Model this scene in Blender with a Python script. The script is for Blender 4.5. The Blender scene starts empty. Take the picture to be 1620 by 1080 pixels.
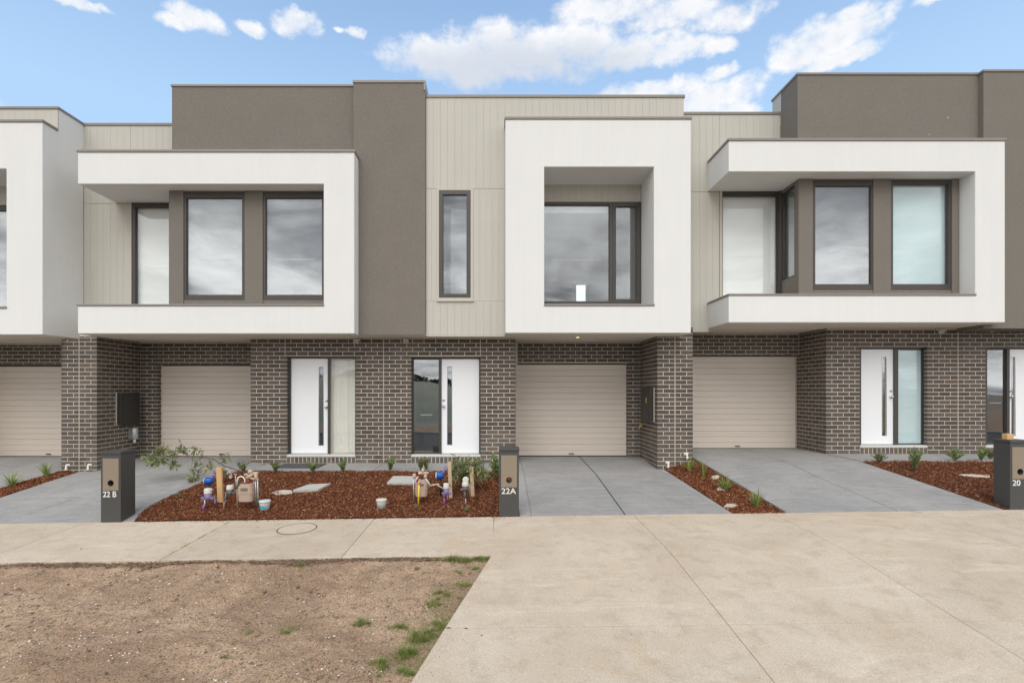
import bpy, bmesh, math, random
import numpy as np
from mathutils import Vector, Matrix, noise as mnoise
R = math.radians
random.seed(7); rng = np.random.default_rng(7)
S = bpy.context.scene
COL = S.collection

# ---------------------------------------------------------------- camera
F, PX, PY, H = 810.0, 787.0, 618.0, 1.5          # photo pixels (1620 wide): focal length, vanishing point, eye height
cd = bpy.data.cameras.new('camera'); cam = bpy.data.objects.new('camera', cd); COL.objects.link(cam)
cam.location = (0, 0, H); cam.rotation_euler = (R(90), 0, 0)
cd.sensor_width = 36; cd.lens = F/1620*36
cd.shift_x = (810-PX)/1620; cd.shift_y = (PY-540)/1620
cd.clip_start = .05; cd.clip_end = 2000
S.camera = cam

# ---------------------------------------------------------------- exposure
S.view_settings.view_transform = 'Standard'; S.view_settings.look = 'None'
S.view_settings.exposure = 0.28; S.view_settings.gamma = 1
S.view_settings.use_curve_mapping = False

# ---------------------------------------------------------------- node helper
class NT:
    def __init__(s, tree): s.t = tree; s.n = tree.nodes; s.l = tree.links
    def node(s, typ, **k):
        n = s.n.new(typ)
        for a, b in k.items(): setattr(n, a, b)
        return n
    def put(s, sock, v):
        if isinstance(v, bpy.types.NodeSocket): s.l.new(v, sock)
        elif v is not None:
            if sock.type == 'RGBA' and not hasattr(v, '__len__'): v = (v, v, v, 1)
            if sock.type == 'RGBA' and len(v) == 3: v = (*v, 1)
            sock.default_value = v
    def m(s, op, a, b=None, c=None, clamp=False):
        n = s.node('ShaderNodeMath', operation=op, use_clamp=clamp)
        for i, v in enumerate((a, b, c)):
            if v is not None: s.put(n.inputs[i], v)
        return n.outputs[0]
    def vm(s, op, a, b=None):
        n = s.node('ShaderNodeVectorMath', operation=op)
        s.put(n.inputs[0], a)
        if b is not None: s.put(n.inputs[1], b)
        return n.outputs[0]
    def mix(s, f, a, b, mode='MIX'):
        n = s.node('ShaderNodeMix', data_type='RGBA', blend_type=mode)
        s.put(n.inputs[0], f); s.put(n.inputs[6], a); s.put(n.inputs[7], b)
        return n.outputs[2]
    def ramp(s, v, lo, hi, a=0., b=1., smooth=True):
        n = s.node('ShaderNodeMapRange', interpolation_type='SMOOTHSTEP' if smooth else 'LINEAR')
        for i, q in enumerate((v, lo, hi, a, b)): s.put(n.inputs[i], q)
        return n.outputs[0]
    def noise(s, vec, scale, detail=3, rough=.5, dist=0., out=0):
        n = s.node('ShaderNodeTexNoise'); s.put(n.inputs['Vector'], vec)
        n.inputs['Scale'].default_value = scale; n.inputs['Detail'].default_value = detail
        n.inputs['Roughness'].default_value = rough; n.inputs['Distortion'].default_value = dist
        return n.outputs[out]
    def scale(s, vec, v3):
        n = s.node('ShaderNodeMapping'); s.put(n.inputs[0], vec); n.inputs[3].default_value = v3
        return n.outputs[0]

# ---------------------------------------------------------------- world: daylight sky, cumulus over the roofs, grey cloud behind
SUN_EL, SUN_AZ = R(46), R(192)       # azimuth clockwise from +Y
w = bpy.data.worlds.new('World'); S.world = w; w.use_nodes = True
T = NT(w.node_tree)
for n in list(T.n): T.n.remove(n)
out = T.node('ShaderNodeOutputWorld'); bg = T.node('ShaderNodeBackground')
T.l.new(bg.outputs[0], out.inputs[0]); bg.inputs[1].default_value = 0.1
sky = T.node('ShaderNodeTexSky', sky_type='NISHITA')
sky.sun_disc = False; sky.sun_elevation = SUN_EL; sky.sun_rotation = SUN_AZ; sky.air_density = 1.0; sky.dust_density = .6; sky.ozone_density = 1.6
tc = T.node('ShaderNodeTexCoord'); D = tc.outputs['Generated']
sp = T.node('ShaderNodeSeparateXYZ'); T.l.new(D, sp.inputs[0]); dx, dy, dz = sp.outputs
az = T.m('ARCTAN2', dx, dy); el = T.m('ARCSINE', dz)
def ae(px, py):
    u = (px-PX)/F; v = (PY-py)/F
    return math.atan(u), math.atan(v/math.sqrt(1+u*u))
blobs = [(700,92,85,34),(780,78,95,36),(880,72,115,38),(985,82,90,30),(1075,82,55,22),(1125,80,30,16),(800,118,150,22),
         (960,12,85,24),(1060,22,80,26),(1150,28,62,24),
         (1110,158,95,24),(1010,150,110,16),(1165,172,45,14),
         (1300,62,82,30),(1345,42,62,26),(1265,85,55,18),(1330,88,70,14),(1360,14,40,16),
         (306,28,44,20),(270,34,26,11),(472,34,38,20),(398,40,24,12),(568,52,14,9),(545,48,10,5),(100,0,55,9),(1130,118,30,9),(1490,-10,50,14),
         (-180,120,160,40),(1900,60,180,50),(1500,-190,260,60),(300,-260,300,70),(850,95,200,30),(740,95,110,26)]
nv = T.scale(D, (1, 1, 1.35))
wn = T.node('ShaderNodeTexNoise'); T.l.new(D, wn.inputs['Vector']); wn.inputs['Scale'].default_value = 10; wn.inputs['Detail'].default_value = 6; wn.inputs['Roughness'].default_value = .6
ws_ = T.node('ShaderNodeSeparateXYZ'); T.l.new(wn.outputs['Color'], ws_.inputs[0])
az = T.m('ADD', az, T.m('MULTIPLY', T.m('SUBTRACT', ws_.outputs[0], .5), .11)); el = T.m('ADD', el, T.m('MULTIPLY', T.m('SUBTRACT', ws_.outputs[1], .5), .055))
n1 = T.noise(nv, 24, 9, .6, 0)
n2 = T.noise(nv, 60, 6, .62)
dens = None; und = None
for (a, b, ra, rb) in blobs:
    A, E = ae(a, b); A2, _ = ae(a+ra, b); _, E2 = ae(a, b-rb)
    ra_, rb_ = A2-A, E2-E
    p = T.m('MULTIPLY', T.m('SUBTRACT', az, A), 1/ra_); q = T.m('MULTIPLY', T.m('SUBTRACT', el, E), 1/rb_)
    e = T.m('SUBTRACT', 1, T.m('ADD', T.m('MULTIPLY', p, p), T.m('MULTIPLY', q, q)))
    dens = e if dens is None else T.m('SMOOTH_MAX', dens, e, .35)
    # the same blob seen a little lower: cloud above this point shades it
    q2 = T.m('ADD', q, .75)
    e2 = T.m('SUBTRACT', 1, T.m('ADD', T.m('MULTIPLY', p, p), T.m('MULTIPLY', q2, q2)))
    if ra > 55: und = e2 if und is None else T.m('MAXIMUM', und, e2)
nn = T.m('ADD', T.m('MULTIPLY', T.m('SUBTRACT', n1, .5), 3.2), T.m('MULTIPLY', T.m('SUBTRACT', n2, .5), 1.2))
dn = T.m('ADD', T.m('MAXIMUM', dens, -2.2), nn)
cum = T.ramp(dn, -.7, 1.1)
shade = T.ramp(T.m('ADD', T.m('SUBTRACT', 1, dens), T.m('MULTIPLY', nn, .55)), -.2, 1.5)
low = T.ramp(T.m('ADD', T.m('MULTIPLY', T.m('SUBTRACT', T.m('ADD', und, 0), .0), -1), T.m('MULTIPLY', nn, -.3)), -1.1, .6, 1, 0)
_, Eb = ae(850, 118); Ab, _ = ae(820, 118)
cumcol = T.mix(shade, (7.4, 7.6, 8.0), (8.7, 8.6, 8.5))
gp = T.m('MULTIPLY', T.m('SUBTRACT', az, Ab), 1/.30); gq = T.m('MULTIPLY', T.m('SUBTRACT', el, Eb), 1/.052)
gg = T.ramp(T.m('ADD', T.m('SUBTRACT', 1, T.m('ADD', T.m('MULTIPLY', gp, gp), T.m('MULTIPLY', gq, gq))), T.m('MULTIPLY', nn, .35)), -.2, 1.0, 0, .85)
cumcol = T.mix(gg, cumcol, (5.3, 5.8, 6.6))
haze = T.ramp(dz, .42, .68, .92, .40, smooth=False)
clear = T.mix(haze, T.mix(1, sky.outputs[0], (.85, 1.17, 1.6), 'MULTIPLY'), (4.05, 5.95, 8.35))
front = T.mix(cum, clear, cumcol)
# overcast half of the sky, behind the photographer
pr = T.m('ADD', T.m('ABSOLUTE', dz), .16)
cv = T.node('ShaderNodeCombineXYZ'); T.l.new(T.m('DIVIDE', dx, pr), cv.inputs[0]); T.l.new(T.m('DIVIDE', dy, pr), cv.inputs[1])
o1 = T.noise(cv.outputs[0], .95, 7, .58, .6); o2 = T.noise(cv.outputs[0], 3.8, 8, .62, .15)
ov = T.m('ADD', T.m('MULTIPLY', o1, .76), T.m('MULTIPLY', o2, .24))
over = T.mix(T.ramp(ov, .37, .63), (4.0, 4.1, 4.4), (17.0, 16.9, 16.7))
back = T.ramp(T.m('ADD', dy, T.m('MULTIPLY', T.m('SUBTRACT', o1, .5), .8)), .25, -.2)
skyc = T.mix(back, front, over)
skyc = T.mix(T.ramp(dz, -.02, .0), (2.4, 2.2, 1.9), skyc)
T.l.new(skyc, bg.inputs[0])

sd = bpy.data.lights.new('sun', 'SUN'); sd.energy = 1.3; sd.angle = R(45); sd.color = (1, .96, .9)
so = bpy.data.objects.new('sun', sd); COL.objects.link(so)
sv = Vector((math.sin(SUN_AZ)*math.cos(SUN_EL), math.cos(SUN_AZ)*math.cos(SUN_EL), math.sin(SUN_EL)))
so.rotation_euler = sv.to_track_quat('Z', 'Y').to_euler(); so.location = (0, -5, 20)

# ---------------------------------------------------------------- materials
def newmat(name):
    m = bpy.data.materials.new(name); m.use_nodes = True
    T = NT(m.node_tree); b = T.n['Principled BSDF']
    return m, T, b
def pos(T): return T.node('ShaderNodeNewGeometry').outputs['Position']
def plain(name, col, rough=.6, metal=0, var=.08, vs=6, bump=0, bs=80, spec=.4, fine=0, fs=200, streak=0):
    m, T, b = newmat(name); P = pos(T)
    n = T.noise(P, vs, 5, .6)
    f = T.m('ADD', 1-var, T.m('MULTIPLY', n, 2*var))
    if fine: f = T.m('MULTIPLY', f, T.m('ADD', 1-fine, T.m('MULTIPLY', T.noise(P, fs, 2, .6), 2*fine)))
    if streak:
        st = T.noise(T.scale(P, (9, 9, .5)), 1.3, 5, .6)
        f = T.m('MULTIPLY', f, T.ramp(st, .3, .7, 1-streak, 1))
    v = T.node('ShaderNodeVectorMath', operation='SCALE'); v.inputs[0].default_value = col; T.l.new(f, v.inputs['Scale'])
    T.l.new(v.outputs[0], b.inputs['Base Color'])
    b.inputs['Roughness'].default_value = rough; b.inputs['Metallic'].default_value = metal
    b.inputs['Specular IOR Level'].default_value = spec
    if bump:
        bn = T.node('ShaderNodeBump'); bn.inputs['Strength'].default_value = bump; bn.inputs['Distance'].default_value = .01
        T.l.new(T.noise(P, bs, 4, .65), bn.inputs['Height']); T.l.new(bn.outputs[0], b.inputs['Normal'])
    return m
M = {}
M['white'] = plain('white_render', (.728, .732, .722), .85, var=.03, vs=1.6, bump=.4, bs=110, spec=.2, fine=.05, fs=60, streak=.02)
M['grey'] = plain('grey_render', (.196, .178, .156), .9, var=.07, vs=1.6, bump=.7, bs=90, spec=.2, fine=.24, fs=38)
M['clad'] = plain('cladding_paint', (.51, .492, .44), .65, var=.03, vs=2, spec=.3, streak=.04)
M['cladback'] = plain('cladding_groove', (.42, .40, .355), .8)
M['trim'] = plain('trim_paint', (.50, .46, .39), .6, var=.02)
M['cap'] = plain('cap_metal', (.235, .21, .185), .42, metal=.0, var=.06, vs=4, spec=.5)
M['soffit'] = plain('soffit_paint', (.68, .62, .54), .8, var=.03, vs=2)
M['frame'] = plain('frame_aluminium', (.060, .053, .047), .4, var=.05, spec=.5)
M['mortar'] = plain('mortar', (.67, .60, .505), .95, var=.1, vs=9, bump=.4, bs=200, spec=.1)
M['door'] = plain('door_paint', (.83, .845, .87), .35, var=.012, spec=.45)
M['sill'] = plain('sill_aluminium', (.62, .62, .60), .45, var=.04)
M['chrome'] = plain('brushed_metal', (.55, .55, .55), .25, metal=1, var=.05)
M['black'] = plain('black_plastic', (.02, .02, .02), .5)
M['charcoal'] = plain('charcoal_paint', (.062, .062, .060), .45, var=.05, vs=7, spec=.45, bump=.08, bs=300)
M['charcoal2'] = plain('meter_box_paint', (.030, .028, .026), .5, var=.06)
M['plate'] = plain('bronze_panel', (.285, .235, .175), .42, metal=.25, var=.08, vs=14, spec=.5)
M['lettering'] = plain('lettering_white', (.70, .70, .66), .5)
M['blind'] = plain('roller_blind', (.38, .39, .385), .9, var=.02)
M['blindw'] = plain('roller_blind_bright', (.86, .88, .86), .9, var=.02)
M['blindb'] = plain('blue_film_blind', (.60, .74, .77), .9, var=.02)
M['blindg'] = plain('grey_blind', (.26, .26, .275), .9, var=.04)
M['curtain'] = plain('cream_curtain', (.78, .77, .70), .95, var=.05, vs=5)
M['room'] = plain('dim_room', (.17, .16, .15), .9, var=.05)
M['beigepl'] = plain('beige_enamel', (.43, .315, .25), .5, var=.12, vs=12)
M['beigefit'] = plain('beige_fitting', (.50, .39, .30), .55, var=.2, vs=40)
M['galv'] = plain('galvanised_steel', (.45, .48, .47), .4, metal=.5, var=.12, vs=30)
M['dgrey'] = plain('dark_grey_fitting', (.14, .14, .13), .55, var=.15, vs=40)
M['purple'] = plain('purple_plastic', (.25, .18, .41), .5)
M['magenta'] = plain('magenta_plastic', (.30, .06, .33), .45)
M['blue'] = plain('blue_plastic', (.012, .095, .42), .35)
M['lid'] = plain('lid_white', (.60, .60, .56), .5, var=.06, vs=30)
M['bluepaint'] = plain('blue_paint_stain', (.03, .40, .60), .5, var=.3, vs=60)
M['pipewhite'] = plain('white_pvc', (.75, .72, .66), .5)
M['yellow'] = plain('yellow_pipe', (.78, .55, .05), .5)
M['red'] = plain('red_plastic', (.35, .03, .03), .5)
M['brownpipe'] = plain('brown_pipe', (.30, .19, .13), .6, var=.2, vs=30)
M['pine'] = plain('pine_wood', (.60, .37, .18), .75, var=.2, vs=18, bump=.2, bs=60)
M['pinepale'] = plain('weathered_pine', (.52, .38, .25), .8, var=.2, vs=18)
M['bark'] = plain('sapling_bark', (.13, .09, .06), .85, var=.2, vs=50)
M['brass'] = plain('brass', (.55, .36, .10), .35, metal=.8)
M['mat_'] = plain('doormat_rubber', (.075, .075, .075), .95, var=.15, vs=60, bump=.4)
M['pit'] = plain('pit_lid_concrete', (.43, .43, .40), .9, var=.12, vs=25, bump=.4, bs=90)
M['stone'] = plain('pale_rock', (.50, .44, .36), .9, var=.2, vs=12, bump=.6, bs=40)
M['asphalt'] = plain('asphalt', (.06, .06, .06), .9, var=.15, vs=2, fine=.2)
M['joint'] = plain('joint_filler', (.13, .115, .10), .95, var=.2)
M['drvjoint'] = plain('drive_joint', (.10, .10, .10), .95, var=.2)
M['subsoil'] = plain('subsoil', (.26, .20, .15), .95, var=.2, vs=1)
M['mound'] = plain('dry_grass_mound', (.40, .38, .28), .95, var=.2, vs=.6)
M['farveg'] = plain('far_shrubs', (.03, .04, .02), .9, var=.4, vs=1)

def leafmat(name, a, b_):
    m, T, b = newmat(name); g = T.node('ShaderNodeNewGeometry')
    c = T.mix(g.outputs['Random Per Island'], a, b_)
    T.l.new(c, b.inputs['Base Color']); b.inputs['Roughness'].default_value = .55
    tr = T.node('ShaderNodeBsdfTranslucent'); T.l.new(c, tr.inputs[0])
    mx = T.node('ShaderNodeMixShader'); mx.inputs[0].default_value = .3
    T.l.new(b.outputs[0], mx.inputs[1]); T.l.new(tr.outputs[0], mx.inputs[2])
    T.l.new(mx.outputs[0], T.n['Material Output'].inputs[0]); return m
M['leafshrub'] = leafmat('shrub_leaf', (.10, .17, .05), (.34, .42, .17))
M['leafolive'] = leafmat('olive_leaf', (.14, .16, .07), (.33, .35, .16))
M['leafgum'] = leafmat('gum_leaf', (.10, .13, .06), (.38, .41, .18))
M['leafstrap'] = leafmat('strap_leaf', (.14, .23, .05), (.36, .42, .13))
M['leafgrass'] = leafmat('turf_leaf', (.14, .20, .035), (.36, .40, .13))
M['drygrass'] = leafmat('dry_leaf', (.10, .06, .04), (.30, .19, .11))

def brickmat():
    m, T, b = newmat('dark_brick'); P = pos(T); g = T.node('ShaderNodeNewGeometry'); oi = T.node('ShaderNodeObjectInfo')
    r = T.m('FRACT', T.m('ADD', oi.outputs['Random'], g.outputs['Random Per Island']))
    c = T.mix(r, (.056, .047, .041), (.105, .088, .077))
    c = T.mix(T.ramp(r, .86, 1), c, (.125, .088, .068))
    n = T.noise(P, 26, 5, .65)
    c = T.mix(T.m('MULTIPLY', T.ramp(n, .35, .75), .45), c, (.16, .135, .115))
    spz = T.node('ShaderNodeSeparateXYZ'); T.l.new(P, spz.inputs[0])
    c = T.mix(T.m('MULTIPLY', T.ramp(spz.outputs[2], .0, .75, .30, .0), T.ramp(T.noise(P, 3, 5, .7), .35, .65)), c, (.26, .23, .20))
    n4 = T.noise(P, 1.1, 4, .6)
    c = T.mix(T.ramp(n4, .55, .75, 0, .12), c, (.33, .30, .26))
    T.l.new(c, b.inputs['Base Color']); b.inputs['Roughness'].default_value = .62; b.inputs['Specular IOR Level'].default_value = .35
    bn = T.node('ShaderNodeBump'); bn.inputs['Strength'].default_value = .5; bn.inputs['Distance'].default_value = .004
    T.l.new(T.noise(P, 160, 4, .7), bn.inputs['Height']); T.l.new(bn.outputs[0], b.inputs['Normal']); return m
M['brick'] = brickmat()

def garagemat():
    m, T, b = newmat('garage_panel'); P = pos(T)
    oi = T.node('ShaderNodeObjectInfo')
    g = T.noise(T.scale(P, (1.2, 1, 60)), 3.0, 6, .65)
    c = T.mix(T.ramp(g, .3, .7), (.58, .51, .44), (.67, .595, .52))
    c = T.mix(T.m('MULTIPLY', oi.outputs['Random'], .35), c, (.70, .62, .545))
    T.l.new(c, b.inputs['Base Color']); b.inputs['Roughness'].default_value = .45
    bn = T.node('ShaderNodeBump'); bn.inputs['Strength'].default_value = .25; bn.inputs['Distance'].default_value = .003
    T.l.new(g, bn.inputs['Height']); T.l.new(bn.outputs[0], b.inputs['Normal']); return m
M['garage'] = garagemat()

def concrete(name, a, b_, dark, speck, broom=0):
    m, T, b = newmat(name); P = pos(T); oi = T.node('ShaderNodeObjectInfo')
    n1 = T.noise(P, .9, 6, .6, .5); n2 = T.noise(P, 5, 5, .65, .3); n3 = T.noise(P, 90, 3, .7)
    c = T.mix(T.ramp(n1, .3, .7), a, b_)
    c = T.mix(T.ramp(n2, .46, .72, 0, .5), c, dark)
    nb = T.noise(T.scale(P, (.5, 2.2, 1)), 1.3, 6, .65, 1.2)
    c = T.mix(T.ramp(nb, .54, .72, 0, .6), c, tuple(min(1, q*1.2) for q in b_))
    ny_ = T.noise(P, 2.1, 7, .7, .9)
    c = T.mix(T.ramp(ny_, .52, .68, 0, .32), c, (a[0]*1.02, a[1]*.93, a[2]*.74) if not broom else dark)
    nt = T.noise(T.scale(P, (2.6, .55, 1)), 1.6, 5, .6, .6)
    c = T.mix(T.ramp(nt, .60, .74, 0, .28), c, tuple(q*.62 for q in a))
    if broom:
        br = T.noise(T.scale(P, (1, 22, 1)), 2.2, 6, .7, .2)
        c = T.mix(T.ramp(br, .35, .75, 0, broom), c, tuple(q*1.45 for q in b_))
    c = T.mix(T.ramp(n3, .40, .60, .34, 0), c, tuple(q*.45 for q in a))
    vo = T.node('ShaderNodeTexVoronoi'); T.put(vo.inputs['Vector'], P); vo.inputs['Scale'].default_value = 24
    sp = T.m('MULTIPLY', T.ramp(vo.outputs['Distance'], .06, .12, 1, 0), T.ramp(T.noise(P, 2.3, 3, .6), .5, .66))
    c = T.mix(T.m('MULTIPLY', sp, speck), c, (.10, .085, .07))
    f = T.m('ADD', .96, T.m('MULTIPLY', oi.outputs['Random'], .07))
    v = T.node('ShaderNodeVectorMath', operation='SCALE'); T.l.new(c, v.inputs[0]); T.l.new(f, v.inputs['Scale'])
    T.l.new(v.outputs[0], b.inputs['Base Color']); b.inputs['Roughness'].default_value = .85; b.inputs['Specular IOR Level'].default_value = .25
    bn = T.node('ShaderNodeBump'); bn.inputs['Strength'].default_value = .35; bn.inputs['Distance'].default_value = .004
    T.l.new(T.noise(P, 130, 5, .75), bn.inputs['Height']); T.l.new(bn.outputs[0], b.inputs['Normal']); return m
M['path'] = concrete('footpath_concrete', (.55, .455, .352), (.625, .54, .436), (.40, .325, .245), .95)
M['drive'] = concrete('grey_driveway_concrete', (.265, .263, .262), (.345, .34, .335), (.205, .20, .20), .5, broom=.6)

def dirtmat():
    m, T, b = newmat('dry_dirt'); P = pos(T)
    n1 = T.noise(P, 1.1, 7, .62, .8); n2 = T.noise(P, 9, 6, .7, .3); n3 = T.noise(P, 60, 4, .75)
    c = T.mix(T.ramp(n1, .36, .64), (.345, .235, .155), (.52, .37, .252))
    c = T.mix(T.ramp(n2, .5, .72, 0, .6), c, (.165, .110, .075))
    c = T.mix(T.ramp(n3, .36, .54, .75, 0), c, (.11, .075, .055))
    c = T.mix(T.ramp(n3, .58, .70, 0, .6), c, (.54, .43, .33))
    T.l.new(c, b.inputs['Base Color']); b.inputs['Roughness'].default_value = .95; b.inputs['Specular IOR Level'].default_value = .1
    bn = T.node('ShaderNodeBump'); bn.inputs['Strength'].default_value = .8; bn.inputs['Distance'].default_value = .015
    T.l.new(T.m('ADD', n3, T.m('MULTIPLY', n2, 1.2)), bn.inputs['Height']); T.l.new(bn.outputs[0], b.inputs['Normal']); return m
M['dirt'] = dirtmat()
def islandmat(name, stops, rough=.9):
    m, T, b = newmat(name); g = T.node('ShaderNodeNewGeometry')
    cr = T.node('ShaderNodeValToRGB'); T.l.new(g.outputs['Random Per Island'], cr.inputs[0])
    e = cr.color_ramp.elements
    while len(e) < len(stops): e.new(.5)
    for i, (p, c) in enumerate(stops): e[i].position = p; e[i].color = (*c, 1)
    T.l.new(cr.outputs[0], b.inputs['Base Color']); b.inputs['Roughness'].default_value = rough; b.inputs['Specular IOR Level'].default_value = .2
    return m
M['chips'] = islandmat('mulch_chips', [(0, (.045, .016, .009)), (.35, (.14, .040, .017)), (.72, (.25, .078, .030)), (.91, (.34, .15, .07)), (1, (.54, .36, .21))])
M['mulchbase'] = plain('mulch_bed', (.075, .028, .016), .95, var=.4, vs=30, bump=.8, bs=60)
M['gravel'] = islandmat('loose_gravel', [(0, (.09, .065, .05)), (.4, (.25, .19, .145)), (.74, (.42, .35, .29)), (1, (.86, .82, .76))])
M['clod'] = islandmat('soil_clod', [(0, (.10, .065, .045)), (.5, (.20, .135, .092)), (1, (.36, .26, .18))])
def glassmat(name, base=.2, tint=(.86, .90, .90)):
    m, T, b = newmat(name); T.n.remove(b); P = pos(T)
    lw = T.node('ShaderNodeLayerWeight'); lw.inputs[0].default_value = .5
    fr_ = T.m('ADD', .04, T.m('MULTIPLY', T.m('POWER', lw.outputs['Facing'], 5), .9))
    bn = T.node('ShaderNodeBump'); bn.inputs['Strength'].default_value = .12; bn.inputs['Distance'].default_value = .02
    T.l.new(T.noise(P, 1.1, 1, .4), bn.inputs['Height'])
    gl = T.node('ShaderNodeBsdfGlossy'); gl.inputs['Roughness'].default_value = 0.0; gl.inputs[0].default_value = (.96, .98, 1, 1)
    T.l.new(bn.outputs[0], gl.inputs['Normal'])
    tr = T.node('ShaderNodeBsdfTransparent'); tr.inputs[0].default_value = (*tint, 1)
    mx = T.node('ShaderNodeMixShader'); T.l.new(T.m('ADD', fr_, base, clamp=True), mx.inputs[0])
    T.l.new(tr.outputs[0], mx.inputs[1]); T.l.new(gl.outputs[0], mx.inputs[2])
    T.l.new(mx.outputs[0], T.n['Material Output'].inputs[0]); return m
M['glass'] = glassmat('window_glass', .155, (.95, .965, .965))
M['glassclear'] = glassmat('clear_glass', .03, (.985, .99, .988))
M['glassdim'] = glassmat('tinted_glass', .10, (.88, .90, .90))
def emis(name, col, s):
    m, T, b = newmat(name); b.inputs['Emission Color'].default_value = (*col, 1); b.inputs['Emission Strength'].default_value = s
    b.inputs['Base Color'].default_value = (.1, .1, .1, 1); return m
M['daywin'] = emis('far_window_daylight', (.85, .95, 1), 1.3)
M['lamp'] = emis('downlight_glow', (1, .72, .42), 3.0)

# ---------------------------------------------------------------- object helpers
def tag(o, label=None, cat=None, group=None, kind=None):
    if label: o['label'] = label
    if cat: o['category'] = cat
    if group: o['group'] = group
    if kind: o['kind'] = kind
    return o
def link(o, parent=None, world=True):
    COL.objects.link(o)
    if parent is not None:
        o.parent = parent
        if world:
            # geometry is given in world space: cancel the parent's own world matrix
            def W(p):
                m = Matrix.Translation(p.location)
                return m if p.parent is None else W(p.parent) @ p.matrix_parent_inverse @ m
            o.matrix_parent_inverse = W(parent).inverted()
    return o
def empty(name, loc, label, cat, group=None):
    o = bpy.data.objects.new(name, None); o.empty_display_size = .1; o.location = loc; COL.objects.link(o)
    return tag(o, label, cat, group)
class MB:
    def __init__(s): s.v = []; s.f = []; s.sm = []
    def add(s, vs, fs, smooth=False):
        b = len(s.v); s.v += [tuple(v) for v in vs]; s.f += [tuple(b+i for i in f) for f in fs]; s.sm += [smooth]*len(fs); return s
    def box(s, x0, x1, y0, y1, z0, z1):
        vs = [(x0,y0,z0),(x1,y0,z0),(x1,y1,z0),(x0,y1,z0),(x0,y0,z1),(x1,y0,z1),(x1,y1,z1),(x0,y1,z1)]
        return s.add(vs, [(0,3,2,1),(4,5,6,7),(0,1,5,4),(1,2,6,5),(2,3,7,6),(3,0,4,7)])
    def obox(s, c, a, b, cc):      # centre and three half axes
        c, a, b, cc = map(Vector, (c, a, b, cc)); vs = []
        for k in (-1, 1):
            for i, j in ((-1,-1),(1,-1),(1,1),(-1,1)): vs.append(c+a*i+b*j+cc*k)
        return s.add(vs, [(0,3,2,1),(4,5,6,7),(0,1,5,4),(1,2,6,5),(2,3,7,6),(3,0,4,7)])
    def prism_xz(s, pts, y0, y1):  # polygon in x,z (anticlockwise seen from -y) pushed back in y
        n = len(pts); vs = [(x, y0, z) for x, z in pts]+[(x, y1, z) for x, z in pts]
        fs = [tuple(range(n)), tuple(range(2*n-1, n-1, -1))]+[(i, i+n, (i+1) % n+n, (i+1) % n) for i in range(n)]
        return s.add(vs, fs)
    def ring(s, o, i, y0, y1):     # rectangular frame, o and i = (x0,x1,z0,z1)
        def r(q, y): return [(q[0],y,q[2]),(q[1],y,q[2]),(q[1],y,q[3]),(q[0],y,q[3])]
        vs = r(o,y0)+r(i,y0)+r(o,y1)+r(i,y1); fs = []
        for k in range(4):
            n = (k+1) % 4
            fs += [(k,n,n+4,k+4),(k+8,k+12,n+12,n+8),(k,k+8,n+8,n),(k+4,n+4,n+12,k+12)]
        return s.add(vs, fs)
    def tube(s, pts, r, n=8, cap=True):
        pts = [Vector(p) for p in pts]; rs = r if hasattr(r, '__len__') else [r]*len(pts); vs = []; fs = []
        ref = None
        for k, p in enumerate(pts):
            t = (pts[min(k+1, len(pts)-1)]-pts[max(k-1, 0)]).normalized()
            if ref is None: ref = t.orthogonal().normalized()
            ref = (ref-t*ref.dot(t)).normalized(); b = t.cross(ref)
            for i in range(n):
                a = 2*math.pi*i/n; vs.append(p+(ref*math.cos(a)+b*math.sin(a))*rs[k])
        for k in range(len(pts)-1):
            for i in range(n):
                j = (i+1) % n; fs.append((k*n+i, k*n+j, (k+1)*n+j, (k+1)*n+i))
        s.add(vs, fs, True)
        if cap:
            m = len(vs); s.f += [tuple(len(s.v)-m+i for i in range(n-1,-1,-1)), tuple(len(s.v)-n+i for i in range(n))]; s.sm += [False, False]
        return s
    def lathe(s, c, prof, n=20, axis='z', sm=True):    # prof = (radius, height)
        vs = []; fs = []
        for r_, h_ in prof:
            for i in range(n):
                a = 2*math.pi*i/n; q = (r_*math.cos(a), r_*math.sin(a), h_)
                if axis == 'y': q = (q[0], -q[2], q[1])
                if axis == 'x': q = (q[2], q[0], q[1])
                vs.append((c[0]+q[0], c[1]+q[1], c[2]+q[2]))
        for k in range(len(prof)-1):
            for i in range(n):
                j = (i+1) % n; fs.append((k*n+i, k*n+j, (k+1)*n+j, (k+1)*n+i))
        fs += [tuple(range(n-1,-1,-1)), tuple((len(prof)-1)*n+i for i in range(n))]
        return s.add(vs, fs, sm)
    def build(s, name, mat, parent=None, bevel=0, world=True, seg=2):
        me = bpy.data.meshes.new(name); me.from_pydata(s.v, [], s.f)
        me.polygons.foreach_set('use_smooth', s.sm); me.materials.append(mat); me.update()
        o = bpy.data.objects.new(name, me); link(o, parent, world)
        if bevel:
            md = o.modifiers.new('bevel', 'BEVEL'); md.width = bevel; md.segments = seg; md.limit_method = 'ANGLE'; md.angle_limit = R(40)
        return o
def bx(name, mat, parent, x0, x1, y0, y1, z0, z1, bevel=0): return MB().box(x0,x1,y0,y1,z0,z1).build(name, mat, parent, bevel)
def X(px, Y): return (px-PX)*Y/F
def Z(py, Y): return H+(PY-py)*Y/F

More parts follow.
